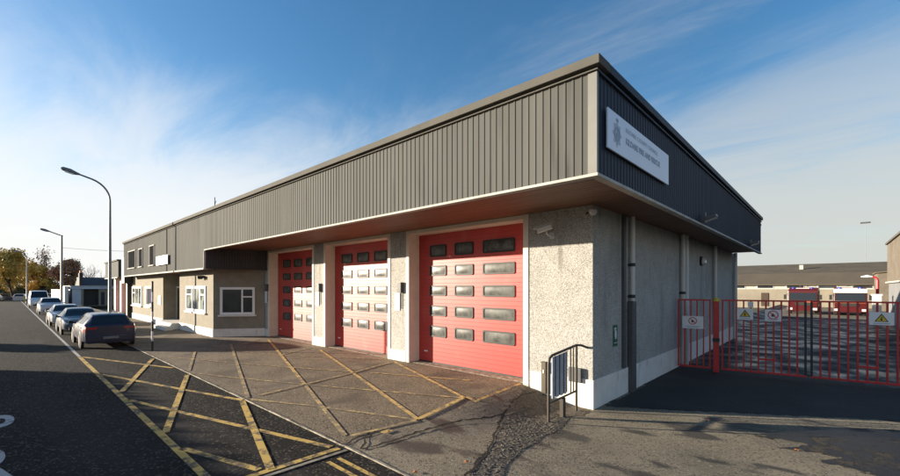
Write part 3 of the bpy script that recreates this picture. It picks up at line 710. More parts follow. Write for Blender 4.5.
part('roof_vent', MB().tube([(-12.4, 12.0, ZT), (-12.4, 12.0, ZT + .7)], .04, 8), 'galv')
part('roof_aerial', MB().tube([(-22.3, FY + .5, ZT), (-22.3, FY + .5, ZT + .95)], .02, 6).tube([(-22.3, FY + .5, ZT + .6), (-22.1, FY + .5, ZT + .75)], .012, 5), 'black')

# ---- fixtures fixed to the station
def cctv(loc, rz, tilt, label):
    t = thing('security_camera', label, 'camera', loc, rz, w=False)
    c, s = math.cos(tilt), math.sin(tilt)
    P = lambda x, z: (x * c - z * s, x * s + z * c)
    mb = MB()
    for (x0, x1, h, ww) in ((-.02, .36, .055, .055),):
        a = P(x0, 0); b = P(x1, 0); mb.bar((a[0], 0, a[1]), (b[0], 0, b[1]), ww * 2, h * 2)
    obj('housing', mb, 'pvc', t, bevel=.012)
    a = P(-.03, .075); b = P(.43, .075); obj('sun_shield', MB().bar((a[0], 0, a[1]), (b[0], 0, b[1]), .15, .014), 'pvc', t)
    a = P(.361, 0); obj('lens', MB().disc((a[0], 0, a[1]), .04, (c, 0, s), .02), 'black', t)
    return t
ct = cctv((-4.98, WY - .26, 3.98), R(192), R(-14), 'white bullet security camera on the pebbledash pier beside the right hand bay door')
obj('bracket', MB().tube([(.12, 0, -.05), (.12, 0, -.15), (.10, -.10, -.19), (.06, -.255, -.19)], .022, 8).box(.0, .12, -.27, -.25, -.27, -.11), 'pvc', ct)
t = thing('motion_sensor', 'small white dome sensor on a dark arm under the eaves at the corner', 'sensor', (WX + .05, WY - .15, 4.14), w=False)
obj('dome', MB().tube([(.05, -.06, .0), (.05, -.06, .05), (.05, -.06, .12), (.05, -.06, .16)], [.04, .085, .09, .05], 14), 'pvc', t, smooth=True)
obj('arm', MB().tube([(-.2, .15, .1), (-.05, .05, .1), (.05, -.06, .15)], .022, 8), 'black', t)
def flood(x, y, z, label):
    t = thing('floodlight', label, 'floodlight', (x, y, z), w=False, group='floodlights along the side eaves')
    obj('lamp_head', MB().extr([(-.10, -.06), (.22, .04), (.20, .13), (-.12, .06)], lambda p, q, s: (p, s, q), -.13, .13), 'galv', t, bevel=.02)
    obj('lens', MB().extr([(-.07, -.062), (.20, .022), (.205, .012), (-.065, -.072)], lambda p, q, s: (p, s, q), -.11, .11), 'lamp', t)
    obj('bracket', MB().tube([(-.02, -.2, .03), (-.1, -.2, -.02), (-.1, .2, -.02), (-.02, .2, .03)], .016, 6).box(-.14, -.06, -.04, .04, -.1, .2), 'galv', t)
    return t
flood(FX + .2, 13.6, 4.46, 'grey floodlight on the lower edge of the dark side cladding, nearer the signboard')
flood(FX + .2, 22.6, 4.46, 'grey floodlight on the lower edge of the dark side cladding, at its far end')
t = thing('wall_lamp', 'white bulkhead lamp on the shaded side wall above the pedestrian gate', 'wall lamp', (WX, 19.7, 3.45), w=False)
obj('lamp_base', MB().box(0, .09, -.11, .11, -.02, .36), 'black', t, bevel=.02)
obj('lamp_shade', MB().tube([(.09, 0, .14), (.15, 0, .14), (.21, 0, .14)], [.13, .12, .07], 14), 'lamp', t, smooth=True)
t = thing('spotlight', 'small black twin spotlight above the office window', 'spotlight', (-24.6, OY, 3.1), w=False)
obj('bracket', MB().box(-.08, .08, -.04, 0, -.05, .05), 'black', t)
for s in (-1, 1): obj('lamp_head', MB().tube([(s * .05, -.04, 0), (s * .2, -.22, -.05)], [.06, .10], 12), 'black', t)
# sign board with badge and lettering
t = thing('signboard', 'long pale blue fire service signboard with a round badge on the dark side cladding', 'signboard', (FX + .04, 8.5, 4.83), w=True)
SBX = FX + .075
obj('board', MB().box(FX + .045, SBX, 6.76, 10.2, 4.83, 5.50), 'board', t, bevel=.006)
def sb(y0, z0): return lambda x, y, z: (SBX + .003 + z * .3, y0 + x, z0 + y)
obj('lettering', text_mb('KILDARE COUNTY COUNCIL', .115, sb(7.56, 5.30), .004, xs=1.22), 'inkfaint', t)
obj('lettering', text_mb('KILDARE FIRE AND RESCUE', .155, sb(7.56, 5.09), .004, xs=1.05, bold=.004), 'ink', t)
bd = MB()
star = []
for k in range(16):
    rr = .20 if k % 2 == 0 else .14; star.append((7.16 + rr * math.sin(k * math.pi / 8), 5.15 + rr * 1.15 * math.cos(k * math.pi / 8)))
bd.extr(star, lambda p, q, s: (SBX + s, p, q), .0005, .004)
bdg = obj('badge', bd, 'inkfaint', t)
obj('badge_ring', MB().ring((SBX + .004, 7.16, 5.15), .085, .125, (1, 0, 0), .004, 24), 'ink', bdg)
obj('badge_flame', MB().extr([(7.12, 5.09), (7.20, 5.09), (7.215, 5.16), (7.165, 5.23), (7.15, 5.17), (7.11, 5.16)], lambda p, q, s: (SBX + s, p, q), .004, .007), 'ink', bdg)
obj('badge_crown', MB().extr([(7.10, 5.37), (7.12, 5.42), (7.14, 5.39), (7.16, 5.43), (7.18, 5.39), (7.20, 5.42), (7.22, 5.37)], lambda p, q, s: (SBX + s, p, q), .0005, .004), 'ink', bdg)
# blank white board on the office cladding
single('signboard', MB().box(-31.0, -28.35, FY - .12, FY - .075, 3.90, 4.45), 'plate', 'blank white board on the office cladding over the entrance', 'signboard', bevel=.01)
# pier notices and key boxes
for i, (x, lab) in enumerate(((-21.62, 'beside the left bay door near the office'), (-16.4, 'on the pier between the left and middle bay doors'), (-11.02, 'on the pier between the middle and right bay doors'))):
    single('notice_plate', MB().box(x - .13, x + .13, WY - .03, WY - .002, 1.72, 2.32), 'plate', 'white upright notice plate ' + lab, 'notice', 'notice plates by the bay doors', bevel=.008)
    t = thing('key_box', 'small dark key box ' + lab, 'key box', (x + .22, WY - .002, 2.34), w=False, group='key boxes by the bay doors')
    obj('box', MB().box(-.09, .09, -.13, 0, 0, .32), 'iron', t, bevel=.012); obj('lid', MB().box(-.1, .1, -.15, -.02, .32, .35), 'black', t)
    obj('conduit', MB().tube([(0, -.03, 0), (0, -.03, -.55)], .016, 6), 'iron', t)
single('notice_plate', MB().box(-34.3, -33.6, OY - .03, OY - .002, 1.35, 1.95), 'plate', 'square white notice plate on the tan office wall left of the entrance', 'notice', bevel=.008)
# green first aid sign on the side wall
t = thing('safety_sign', 'green emergency sign with a white figure on the side wall near the corner', 'sign', (WX, 10.5, 1.10), w=True)
obj('plate', MB().box(WX + .001, WX + .012, 10.38, 10.66, 1.02, 1.56), 'signgreen', t)
fg = MB().disc((WX + .012, 10.54, 1.47), .035, (1, 0, 0), .004, 14)
fg.extr([(10.50, 1.42), (10.58, 1.42), (10.60, 1.30), (10.57, 1.20), (10.51, 1.20), (10.48, 1.30)], lambda p, q, s: (WX + s, p, q), .012, .016)
fg.extr([(10.43, 1.48), (10.45, 1.50), (10.51, 1.41), (10.49, 1.39)], lambda p, q, s: (WX + s, p, q), .012, .016)
fg.extr([(10.44, 1.10), (10.62, 1.10), (10.62, 1.115), (10.44, 1.115)], lambda p, q, s: (WX + s, p, q), .012, .016)
obj('pictogram', fg, 'plate', t)

# ---- handrail with boards and the meter box by the corner pier
t = thing('handrail', 'brown tubular handrail with upright pale boards standing by the corner pier', 'handrail', (-4.27, 8.2, -.25), w=True)
X = -4.27; y0, y1, zt0, zt1 = 7.56, 8.81, 1.10, 1.20
obj('rail', MB().tube([(X, y0, gz(X, y0) - .02), (X, y0, zt0 - .16), (X, y0 + .04, zt0 - .05), (X, y0 + .15, zt0), (X, y1, zt1), (X + .03, 9.0, zt1 - .02), (X + .09, WY - .01, zt1 - .09)], .028, 10), 'rail', t, smooth=True)
obj('post', MB().tube([(X, y1, gz(X, y1) - .02), (X, y1, zt1)], .028, 10), 'rail', t, smooth=True)
obj('lower_rail', MB().tube([(X, y0, .13), (X, y1, .16)], .022, 8), 'rail', t, smooth=True)
yy = 7.70
for k, w_ in enumerate((.10, .05, .13, .055, .13, .05, .10, .05)):
    zz = zt0 + (yy - y0) / (y1 - y0) * (zt1 - zt0)
    obj('board', MB().box(X - .012 + .004 * (k % 2), X + .012 - .004 * (k % 2), yy, yy + w_ - .004, .2 + .02 * (k % 2), zz - .05), 'rail' if k % 2 else 'slat', t)
    yy += w_
for y in (8.53, 8.66): obj('baluster', MB().bar((X, y, .15), (X, y, 1.15), .045, .012), 'rail', t)
obj('leg', MB().box(X - .04, X + .04, 8.1, 8.22, gz(X, 8.2) - .02, .13), 'rail', t)
t = thing('meter_box', 'narrow weathered brown meter box low on the pier behind the handrail', 'meter box', (-5.28, WY - .04, -.1), w=False)
obj('box', MB().box(-.065, .065, -.07, 0, -.02, .74), 'tan', t, bevel=.01); obj('lid', MB().box(-.075, .075, -.08, .0, .74, .76), 'rail', t); obj('catch', MB().box(-.015, .015, -.082, -.07, .48, .56), 'plate', t)
None and single('conduit', MB().tube([(-5.62, WY - .05, .55), (-5.62, WY - .05, 3.3)], .022, 8), 'galv', 'thin grey conduit running down the pier edge beside the right bay door', 'conduit')
single('rail_shadow_box', MB().box(-4.62, -4.30, WY - .10, WY - .036, .28, .62), 'iron', 'grey box painting in the shadow of the handrail boards low on the corner pier', 'shadow box', bevel=.01)  # dark box standing in for the shadow of the handrail boards

# ---- gates
GA = math.atan2(16.72 - 15.85, 1.35 + 4.02); GO = (-4.0, 15.86)
def gp(s): return (GO[0] + math.cos(GA) * s, GO[1] + math.sin(GA) * s)
def gate(name, label, s0, s1, n, extra=(), black=None, group=None):
    t = thing(name, label, 'gate', (*gp(s0), -.3), GA, group, w=False)
    L = s1 - s0; zb, zt = .10, 2.42
    obj('rail', MB().box(0, L, -.022, .022, zt - .05, zt), 'gate', t); obj('rail', MB().box(0, L, -.022, .022, zb, zb + .06), 'gate', t)
    for k in range(n):
        x = .025 + (L - .05) * k / (n - 1); e = k in (0, n - 1)
        obj('bar', MB().bar((x, 0, zb + .06), (x, 0, zt - .05), .06 if e else .048, .05 if e else .042), 'black' if black == k else 'gate', t)
    for (a, b, z) in extra: obj('drop_bolt', MB().box(a, b, -.03, .03, z - .03, z + .03), 'gate', t)
    return t
gate('pedestrian_gate', 'narrow red barred pedestrian gate against the side wall', .05, 1.02, 6)
gate('vehicle_gate', 'red barred vehicle gate leaf hung on the yellow capped post', 1.32, 3.46, 12, ((1.0, 1.42, .55),), 11, 'paired vehicle gate leaves')
gate('vehicle_gate', 'red barred vehicle gate leaf in front of the fire engines, meeting a dark stile', 3.55, 6.6, 16, ((1.0, 1.45, .55),), 0, 'paired vehicle gate leaves')
t = thing('gate_post', 'thick red gate post with a yellow cap between the pedestrian and vehicle gates', 'gate post', (*gp(1.17), -.3), GA, w=False)
obj('post', MB().box(-.085, .085, -.085, .085, -.05, 2.36), 'gate', t, bevel=.008)
obj('cap', MB().tube([(0, 0, 2.36), (0, 0, 2.44), (0, 0, 2.47)], [.095, .095, .05], 14), 'yellow', t)
obj('latch', MB().box(-.10, .10, -.12, -.08, 1.02, 1.14), 'black', t)
def plate(s, z, w, h, label, kind):
    t = thing('warning_sign', label, 'sign', (*gp(s), -.3 + z), GA, w=False)
    Y = -.032
    obj('plate', MB().box(-w / 2, w / 2, Y - .008, Y, 0, h), 'plate', t)
    F = lambda p, q, s_: (p, Y - .008 - s_, q)
    if kind == 'tri':
        c = h * .56; r = h * .40
        obj('triangle', MB().extr([(-r, c - r * .75), (r, c - r * .75), (0, c + r * .85)], F, .0, .003), 'black', t)
        obj('triangle_face', MB().extr([(-r * .76, c - r * .62), (r * .76, c - r * .62), (0, c + r * .58)], F, .003, .005), 'yellow', t)
        obj('pictogram', MB().extr([(-r * .16, c - r * .5), (r * .16, c - r * .5), (r * .05, c - r * .05), (r * .16, c - r * .02), (0, c + r * .35), (-r * .05, c - r * .02), (-r * .15, c - r * .1)], F, .005, .007), 'black', t)
        obj('caption', MB().box(-w * .33, w * .33, Y - .011, Y - .008, h * .1, h * .16), 'ink', t)
    else:
        c = h * (.62 if kind == 'ring' else .55); r = h * (.30 if kind == 'ring' else .38)
        obj('prohibition_ring', MB().ring((0, Y - .008, c), r * .80, r, (0, -1, 0), .003, 28).extr([(-r * .62 - .012, c + r * .6), (-r * .6 + .012, c + r * .64), (r * .62 + .012, c - r * .6), (r * .6 - .012, c - r * .64)], F, .003, .005), 'signred', t)
        obj('pictogram', MB().extr([(-r * .3, c - r * .4), (r * .3, c - r * .4), (r * .34, c), (r * .1, c + r * .15), (0, c + r * .5), (-r * .12, c + r * .12), (-r * .34, c)], F, .0, .002), 'black', t)
        obj('caption', MB().box(-w * .36, w * .36, Y - .010, Y - .008, h * .17, h * .21).box(-w * .28, w * .28, Y - .010, Y - .008, h * .08, h * .12), 'ink', t)
plate(.50, 1.42, .62, .42, 'white prohibition sign with red ring on the pedestrian gate', 'ring')
plate(1.95, 1.78, .42, .36, 'white sign with yellow warning triangle on the gate leaf nearer the post', 'tri')
plate(2.66, 1.76, .40, .36, 'white sign with red prohibition ring on the vehicle gate beside the triangle sign', 'ringb')
plate(5.05, 1.76, .50, .36, 'white sign with yellow warning triangle on the far gate leaf by the grey building', 'tri')
single('sticker', MB().box(gp(2.1)[0] - .07, gp(2.1)[0] + .07, gp(2.1)[1] - .045, gp(2.1)[1] - .03, 1.88, 2.06), 'plate', 'small white and blue sticker at the top of the vehicle gate', 'sticker')

# ------------------------------------------------------------------ vehicles
def pchip(kn, x):
    """smooth interpolation through (x, y) knots without overshoot"""
    if x <= kn[0][0]: return kn[0][1]
    if x >= kn[-1][0]: return kn[-1][1]
    n = len(kn)
    h = [kn[i + 1][0] - kn[i][0] for i in range(n - 1)]; dl = [(kn[i + 1][1] - kn[i][1]) / h[i] for i in range(n - 1)]
    def m(i):
        if i == 0: return dl[0]
        if i == n - 1: return dl[-1]
        if dl[i - 1] * dl[i] <= 0: return 0
        a = 2 * h[i] + h[i - 1]; b = h[i] + 2 * h[i - 1]
        return (a + b) / (a / dl[i - 1] + b / dl[i])
    for i in range(n - 1):
        if x <= kn[i + 1][0]:
            t = (x - kn[i][0]) / h[i]; m0, m1 = m(i) * h[i], m(i + 1) * h[i]
            return kn[i][1] * (2 * t ** 3 - 3 * t * t + 1) + m0 * (t ** 3 - 2 * t * t + t) + kn[i + 1][1] * (3 * t * t - 2 * t ** 3) + m1 * (t ** 3 - t * t)
CARS = {
 'estate': dict(L=4.75, T=[(0, .98), (.05, 1.02), (.34, 1.40), (.6, 1.47), (1.7, 1.50), (2.7, 1.44), (3.55, 1.0), (4.3, .88), (4.62, .76), (4.75, .62)],
    B=[(0, .94), (.3, 1.00), (3.5, .94), (4.3, .84), (4.75, .58)], RR=[(0, .74), (.3, .60), (1, .62), (2.7, .60), (3.55, .76), (4.3, .70), (4.75, .5)],
    W=[(0, .84), (.25, .91), (2, .92), (4.1, .91), (4.55, .80), (4.75, .62)], side=[(.62, 1.42), (1.50, 2.36), (2.44, 3.28)], ws=(2.78, 3.46), rw=(.08, .33), wh=(.93, 3.78)),
 'saloon': dict(L=4.5, T=[(0, .92), (.1, 1.0), (.6, 1.06), (1.25, 1.38), (1.9, 1.45), (2.55, 1.40), (3.35, .98), (4.1, .86), (4.4, .74), (4.5, .6)],
    B=[(0, .9), (.4, .97), (3.3, .92), (4.1, .82), (4.5, .56)], RR=[(0, .66), (.6, .74), (1.3, .58), (2.5, .58), (3.35, .74), (4.1, .68), (4.5, .5)],
    W=[(0, .76), (.25, .87), (2, .89), (3.9, .88), (4.3, .78), (4.5, .6)], side=[(.95, 1.42), (1.5, 2.24), (2.32, 3.08)], ws=(2.62, 3.27), rw=(.68, 1.2), wh=(.85, 3.55)),
 'suv': dict(L=4.4, T=[(0, 1.05), (.06, 1.1), (.35, 1.5), (.7, 1.6), (1.7, 1.63), (2.5, 1.58), (3.25, 1.14), (4.0, 1.04), (4.3, .92), (4.4, .75)],
    B=[(0, 1.02), (.3, 1.1), (3.2, 1.06), (4.0, .98), (4.4, .7)], RR=[(0, .74), (.35, .63), (1, .65), (2.5, .64), (3.25, .78), (4.0, .72), (4.4, .55)],
    W=[(0, .84), (.25, .91), (2, .92), (3.8, .91), (4.2, .82), (4.4, .66)], side=[(.6, 1.3), (1.38, 2.16), (2.24, 3.0)], ws=(2.58, 3.17), rw=(.09, .33), wh=(.82, 3.5)),
 'van': dict(L=5.0, T=[(0, 1.9), (.03, 2.12), (.15, 2.22), (2.5, 2.24), (3.4, 2.16), (4.3, 1.28), (4.75, 1.12), (4.95, .92), (5.0, .75)],
    B=[(0, 1.15), (4.2, 1.15), (4.7, 1.0), (5.0, .7)], RR=[(0, .78), (.2, .82), (3.3, .80), (4.3, .82), (4.7, .76), (5.0, .6)],
    W=[(0, .9), (.15, .96), (4.2, .96), (4.8, .86), (5.0, .7)], side=[(3.0, 3.95)], ws=(3.48, 4.24), rw=(.0, .02), wh=(.95, 4.1)),
}
def make_car(kind, colour, label, cat='car', name='parked_car', group='cars parked along the kerb', tyre_r=.325, simple=False):
    D = CARS[kind]; L = D['L']; t = thing(name, label, cat, group=group, w=False)
    zb = .24
    def sec(x):
        T = pchip(D['T'], x); B = min(pchip(D['B'], x), T - .02); W = pchip(D['W'], x); r = min(pchip(D['RR'], x), W * .97)
        return [(0, zb), (W * .86, zb), (W * .985, zb + .10), (W, zb + .36), (W * .965, B), (r + (W * .965 - r) * .12, B + (T - .06 - B) * .86), (r * .94, T - .03), (r * .55, T - .005), (0, T)]
    def P(x, k, off=0.0, sgn=1):
        s = sec(x); i = min(int(k), len(s) - 2); f = k - i
        y = s[i][0] + (s[i + 1][0] - s[i][0]) * f; z = s[i][1] + (s[i + 1][1] - s[i][1]) * f
        if off:
            e = .02
            a = Vector(P(min(L, x + e), k)) - Vector(P(max(0, x - e), k)); s2 = Vector((0, s[i + 1][0] - s[i][0], s[i + 1][1] - s[i][1]))
            n = s2.cross(a)
            if n.length > 1e-9:
                n.normalize()
                if n.y < 0 and k < 5 or n.z < 0 and k >= 5: n = -n
                return (x - L / 2 + n.x * off, sgn * (y + n.y * off), z + n.z * off)
        return (x - L / 2, sgn * y, z)
    def P0(x, k, off=0.0, sgn=1): return P(x, k, off, sgn)
    xs = sorted(set([round(L * i / 44, 3) for i in range(45)] + [.02, .05, .1, .16, .22, L - .02, L - .05, L - .1]))
    nk = 9; mb = MB(); vs = []
    for x in xs:
        s = sec(x)
        ring = [(x - L / 2, y, z) for y, z in s] + [(x - L / 2, -y, z) for y, z in s[-2:0:-1]]
        vs += ring
    m = 16; fs = [(i * m + k, i * m + (k + 1) % m, (i + 1) * m + (k + 1) % m, (i + 1) * m + k) for i in range(len(xs) - 1) for k in range(m)]
    fs += [tuple(range(m)), tuple((len(xs) - 1) * m + k for k in range(m))]
    mb.add(vs, fs)
    bodyo = obj('body', mb, colour, t, smooth=True)
    def patch(nm, xa, xb, ka, kb, off, mt, sides=(1, -1), nx=6, nk_=3, par=t):
        for sg in sides:
            pm = MB(); vs = [P0(xa + (xb - xa) * i / nx, ka + (kb - ka) * j / nk_, off, sg) for i in range(nx + 1) for j in range(nk_ + 1)]
            pm.add(vs, [(i * (nk_ + 1) + j, i * (nk_ + 1) + j + 1, (i + 1) * (nk_ + 1) + j + 1, (i + 1) * (nk_ + 1) + j) for i in range(nx) for j in range(nk_)])
            obj(nm, pm, mt, par, smooth=True)
    def top(nm, xa, xb, off, mt, k0=5.9, ins=0.0):
        pm = MB(); nx = 6; ks = [k0, 6.4, 7, 7.5, 8]
        vs = []
        for i in range(nx + 1):
            x = xa + (xb - xa) * i / nx
            row = [P0(x, min(k, 7.999), off, 1) for k in ks] + [P0(x, min(k, 7.999), off, -1) for k in ks[-2::-1]]
            vs += row
        w_ = len(ks) * 2 - 1
        pm.add(vs, [(i * w_ + j, i * w_ + j + 1, (i + 1) * w_ + j + 1, (i + 1) * w_ + j) for i in range(nx) for j in range(w_ - 1)])
        obj(nm, pm, mt, t, smooth=True)
    for (a, b) in D['side']: patch('side_window', a, b, 4.08, 4.93, .007, 'carglass')
    top('windscreen', *D['ws'], .008, 'carglass')
    if kind != 'van': top('rear_window', *D['rw'], .008, 'carglass')
    else: obj('rear_window', MB().box(-L / 2 - .012, -L / 2 + .02, -.7, .7, 1.25, 1.85), 'carglass', t)
    if not simple:
        patch('tail_light', .01, .20, 3.35, 4.15, .010, 'tail')
        hx = L - .34
        patch('headlight', hx, L - .06, 3.35, 4.25, .010, 'lamp')
        hb = .26
        obj('bumper', MB().box(-L / 2 - .05, -L / 2 + .06, -.78, .78, .30, .56), colour, t, bevel=.03)
        obj('bumper', MB().box(L / 2 - .12, L / 2 + .05, -.62, .62, .26, .44), 'rubber', t, bevel=.03)
        obj('grille', MB().box(L / 2 - .06, L / 2 + .015, -.42, .42, .46, .60), 'rubber', t, bevel=.01)
        obj('number_plate', MB().box(L / 2 + .05, L / 2 + .06, -.26, .26, .33, .43), 'plate', t)
        obj('number_plate', MB().box(-L / 2 - .062, -L / 2 - .05, -.26, .26, .42, .52), 'galv', t)
        for sg in (1, -1):
            y = pchip(D['W'], L * .6); mx = D['ws'][1] - .25 - L / 2; z = pchip(D['B'], D['ws'][1]) + .06
            obj('wing_mirror', MB().tube([(mx, sg * (y - .06), z - .04), (mx - .03, sg * (y + .06), z), (mx - .04, sg * (y + .17), z + .03), (mx - .04, sg * (y + .2), z + .03)], [.03, .06, .085, .05], 10), colour, t, smooth=True)
            obj('tail_light', MB().box(-L / 2 - .012, -L / 2 + .02, sg * .80 if sg < 0 else .46, sg * .46 if sg < 0 else .80, .84 if kind != 'van' else .9, .93 if kind != 'van' else 1.2), 'tail', t)
            for (a, b) in D['side'][:2]:
                p = P0(a + .15, 3.7, .012, sg); obj('door_handle', MB().box(p[0] - .09, p[0] + .09, p[1] - .012, p[1] + .012, p[2], p[2] + .028), colour, t)
    for x in D['wh']:
        for sg in (1, -1):
            y = pchip(D['W'], x); xx = x - L / 2
            obj('wheel_arch', MB().disc((xx, sg * (y - .10), tyre_r + .02), tyre_r + .07, (0, sg, 0), .104, 22), 'rubber', t)
            a = sg * (y - .09)
            wm = MB().tube([(xx, a, tyre_r), (xx, a + sg * .03, tyre_r), (xx, a + sg * .10, tyre_r), (xx, a + sg * .115, tyre_r)], [tyre_r * .9, tyre_r, tyre_r, tyre_r * .9], 22)
            wh = obj('wheel', wm, 'tyre', t, smooth=True)
            obj('rim', MB().disc((xx, a + sg * .112, tyre_r), tyre_r * .66, (0, sg, 0), .012, 16), 'rim', wh)
    return t
def put(o, x, y, rz, z=-.1): o.location = (x, y, z); o.rotation_euler = (0, 0, rz); return o
put(make_car('estate', 'navy', 'dark navy estate car parked with its tailgate towards the fire station doors'), -25.25, 3.06, R(180))
put(make_car('saloon', 'dkgrey', 'dark slate saloon parked nose to nose with the navy estate car'), -32.85, 2.92, 0)
put(make_car('saloon', 'silver', 'silver saloon half hidden behind the dark slate saloon'), -40.3, 2.85, 0)
put(make_car('suv', 'pearl', 'pale silver hatchback with high roof parked in front of the white van'), -58.0, 3.0, 0)
put(make_car('van', 'vanwhite', 'white van last in the row parked along the kerb', 'van', 'parked_van'), -78.5, 2.9, 0)
# cars across the far end of the street
farcols = ['silver', 'dkgrey', 'pearl', 'navy', 'vanwhite', 'silver', 'dkgrey', 'pearl']
farlab = ['distant silver car leftmost at the far end of the street', 'distant dark car at the far end of the street under the autumn tree', 'distant pale car beside the trunk at the far end of the street',
          'distant navy car at the far end of the street behind the yellow barrier', 'distant white car at the far end of the street right of the barrier', 'distant silver car seen just left of the white van',
          'distant dark car seen above the white van', 'distant pale car far behind the white van']
fb = make_car('suv', 'silver', farlab[0], group='distant cars at the far end of the street', simple=True)
for k in range(8):
    o = fb if k == 0 else copy_tree(fb)
    o['label'] = farlab[k]
    if k:
        for ch in o.children:
            if ch.name.startswith('body'): ch.data = ch.data.copy(); ch.data.materials[0] = M[farcols[k]]
    put(o, -122 - 7 * (k % 2), -1.6 + 1.75 * k, R(8 if k % 2 else 172) + R(90 if k % 3 == 1 else 0), -.3)
single('traffic_barrier', MB().box(-116, -115.8, 2.2, 4.6, -.1, .55).box(-115.95, -115.85, 2.3, 2.4, -.3, 0).box(-115.95, -115.85, 4.4, 4.5, -.3, 0), 'yellow', 'low yellow barrier at the far end of the street', 'barrier')

def fire_engine(label, loc, white):
    t = thing('fire_engine', label, 'fire engine', loc, R(-90), 'fire engines parked in the yard', w=False)
    cabc = 'enginewhite' if white else 'engine'
    # local: +x front, z up from the ground
    cab = MB().extr([(-1.6, .55), (.0, .55), (.08, .62), (.1, 1.35), (-.06, 2.55), (-.2, 2.66), (-1.6, 2.66)], lambda p, q, s: (p, s, q), -1.2, 1.2)
    obj('cab', cab, 'engine', t, bevel=.06)
    obj('body', MB().box(-7.0, -1.68, -1.22, 1.22, .75, 2.85), 'engine', t, bevel=.04)
    for sg in (1, -1):
        for k in range(3): obj('locker_shutter', MB().box(-6.6 + 1.65 * k, -5.1 + 1.65 * k, sg * 1.215, sg * 1.24, 1.0, 2.5), 'galv', t)
    if white: obj('cab_roof', MB().extr([(-1.62, 2.3), (-.0, 2.3), (-.04, 2.58), (-.2, 2.72), (-1.62, 2.72)], lambda p, q, s: (p, s, q), -1.215, 1.215), 'enginewhite', t, bevel=.03)
    else: obj('cab_roof', MB().box(-1.55, -.25, -1.1, 1.1, 2.655, 2.72), 'engine', t, bevel=.02)
    def face(z): return .1 - .16 * (z - 1.35) / 1.2
    obj('windscreen', MB().add([(face(z) + .02, y, z) for y, z in ((-1.08, 1.52), (1.08, 1.52), (1.06, 2.28), (-1.06, 2.28))] + [(face(z) - .05, y, z) for y, z in ((-1.08, 1.52), (1.08, 1.52), (1.06, 2.28), (-1.06, 2.28))], [(0, 1, 2, 3), (4, 7, 6, 5), (0, 4, 5, 1), (1, 5, 6, 2), (2, 6, 7, 3), (3, 7, 4, 0)]), 'carglass', t)
    if white: obj('windscreen_surround', MB().box(.085, .125, -1.2, 1.2, 1.36, 1.5), 'enginewhite', t)
    obj('grille', MB().box(.09, .125, -.62, .62, .98, 1.28), 'rubber', t); obj('chevron_strip', MB().box(.10, .128, -1.18, 1.18, 1.30, 1.36), 'orange', t)
    obj('bumper', MB().box(-.5, .26, -1.24, 1.24, .38, .82), 'engine', t, bevel=.05)
    for sg in (1, -1):
        obj('headlight', MB().box(.25, .275, sg * .98 - .17, sg * .98 + .17, .5, .72), 'lamp', t)
        obj('wing_mirror', MB().box(-.02, .10, sg * 1.42 - .11, sg * 1.42 + .11, 1.6, 2.1).bar((0, sg * 1.2, 2.2), (.04, sg * 1.42, 2.05), .03, .03), 'rubber', t)
        obj('side_window', MB().box(-1.3, -.25, sg * 1.19, sg * 1.212, 1.55, 2.25), 'carglass', t)
        for x in (-.85, -5.2):
            wh = obj('wheel', MB().tube([(x, sg * .92, .5), (x, sg * .95, .5), (x, sg * 1.2, .5), (x, sg * 1.22, .5)], [.45, .5, .5, .44], 20), 'tyre', t, smooth=True)
            obj('rim', MB().disc((x, sg * 1.215, .5), .27, (0, sg, 0), .015, 14), 'rim', wh)
        obj('beacon', MB().tube([(-.6, sg * .75, 2.72), (-.6, sg * .75, 2.80), (-.6, sg * .75, 2.88)], [.16, .16, .11], 12), 'blue', t)
    lb = obj('light_bar', MB().box(-.75, -.45, -.55, .55, 2.72, 2.80), 'enginewhite', t, bevel=.02)
    ld = MB()
    for y in (-.25, .25): ld.bar((-6.8, y, 3.0), (-1.2, y, 3.0), .06, .09)
    for k in range(16): ld.bar((-6.6 + .34 * k, -.25, 3.0), (-6.6 + .34 * k, .25, 3.0), .03, .03)
    obj('ladder', ld, 'galv', t)
    obj('chassis', MB().box(-6.9, .0, -.9, .9, .45, .76), 'rubber', t)
    return t
fire_engine('fire engine with an all red cab parked across the yard', (-2.35, 57, -.3), False)
fire_engine('fire engine with a white topped cab parked in the yard beside the red one', (1.25, 57, -.3), True)

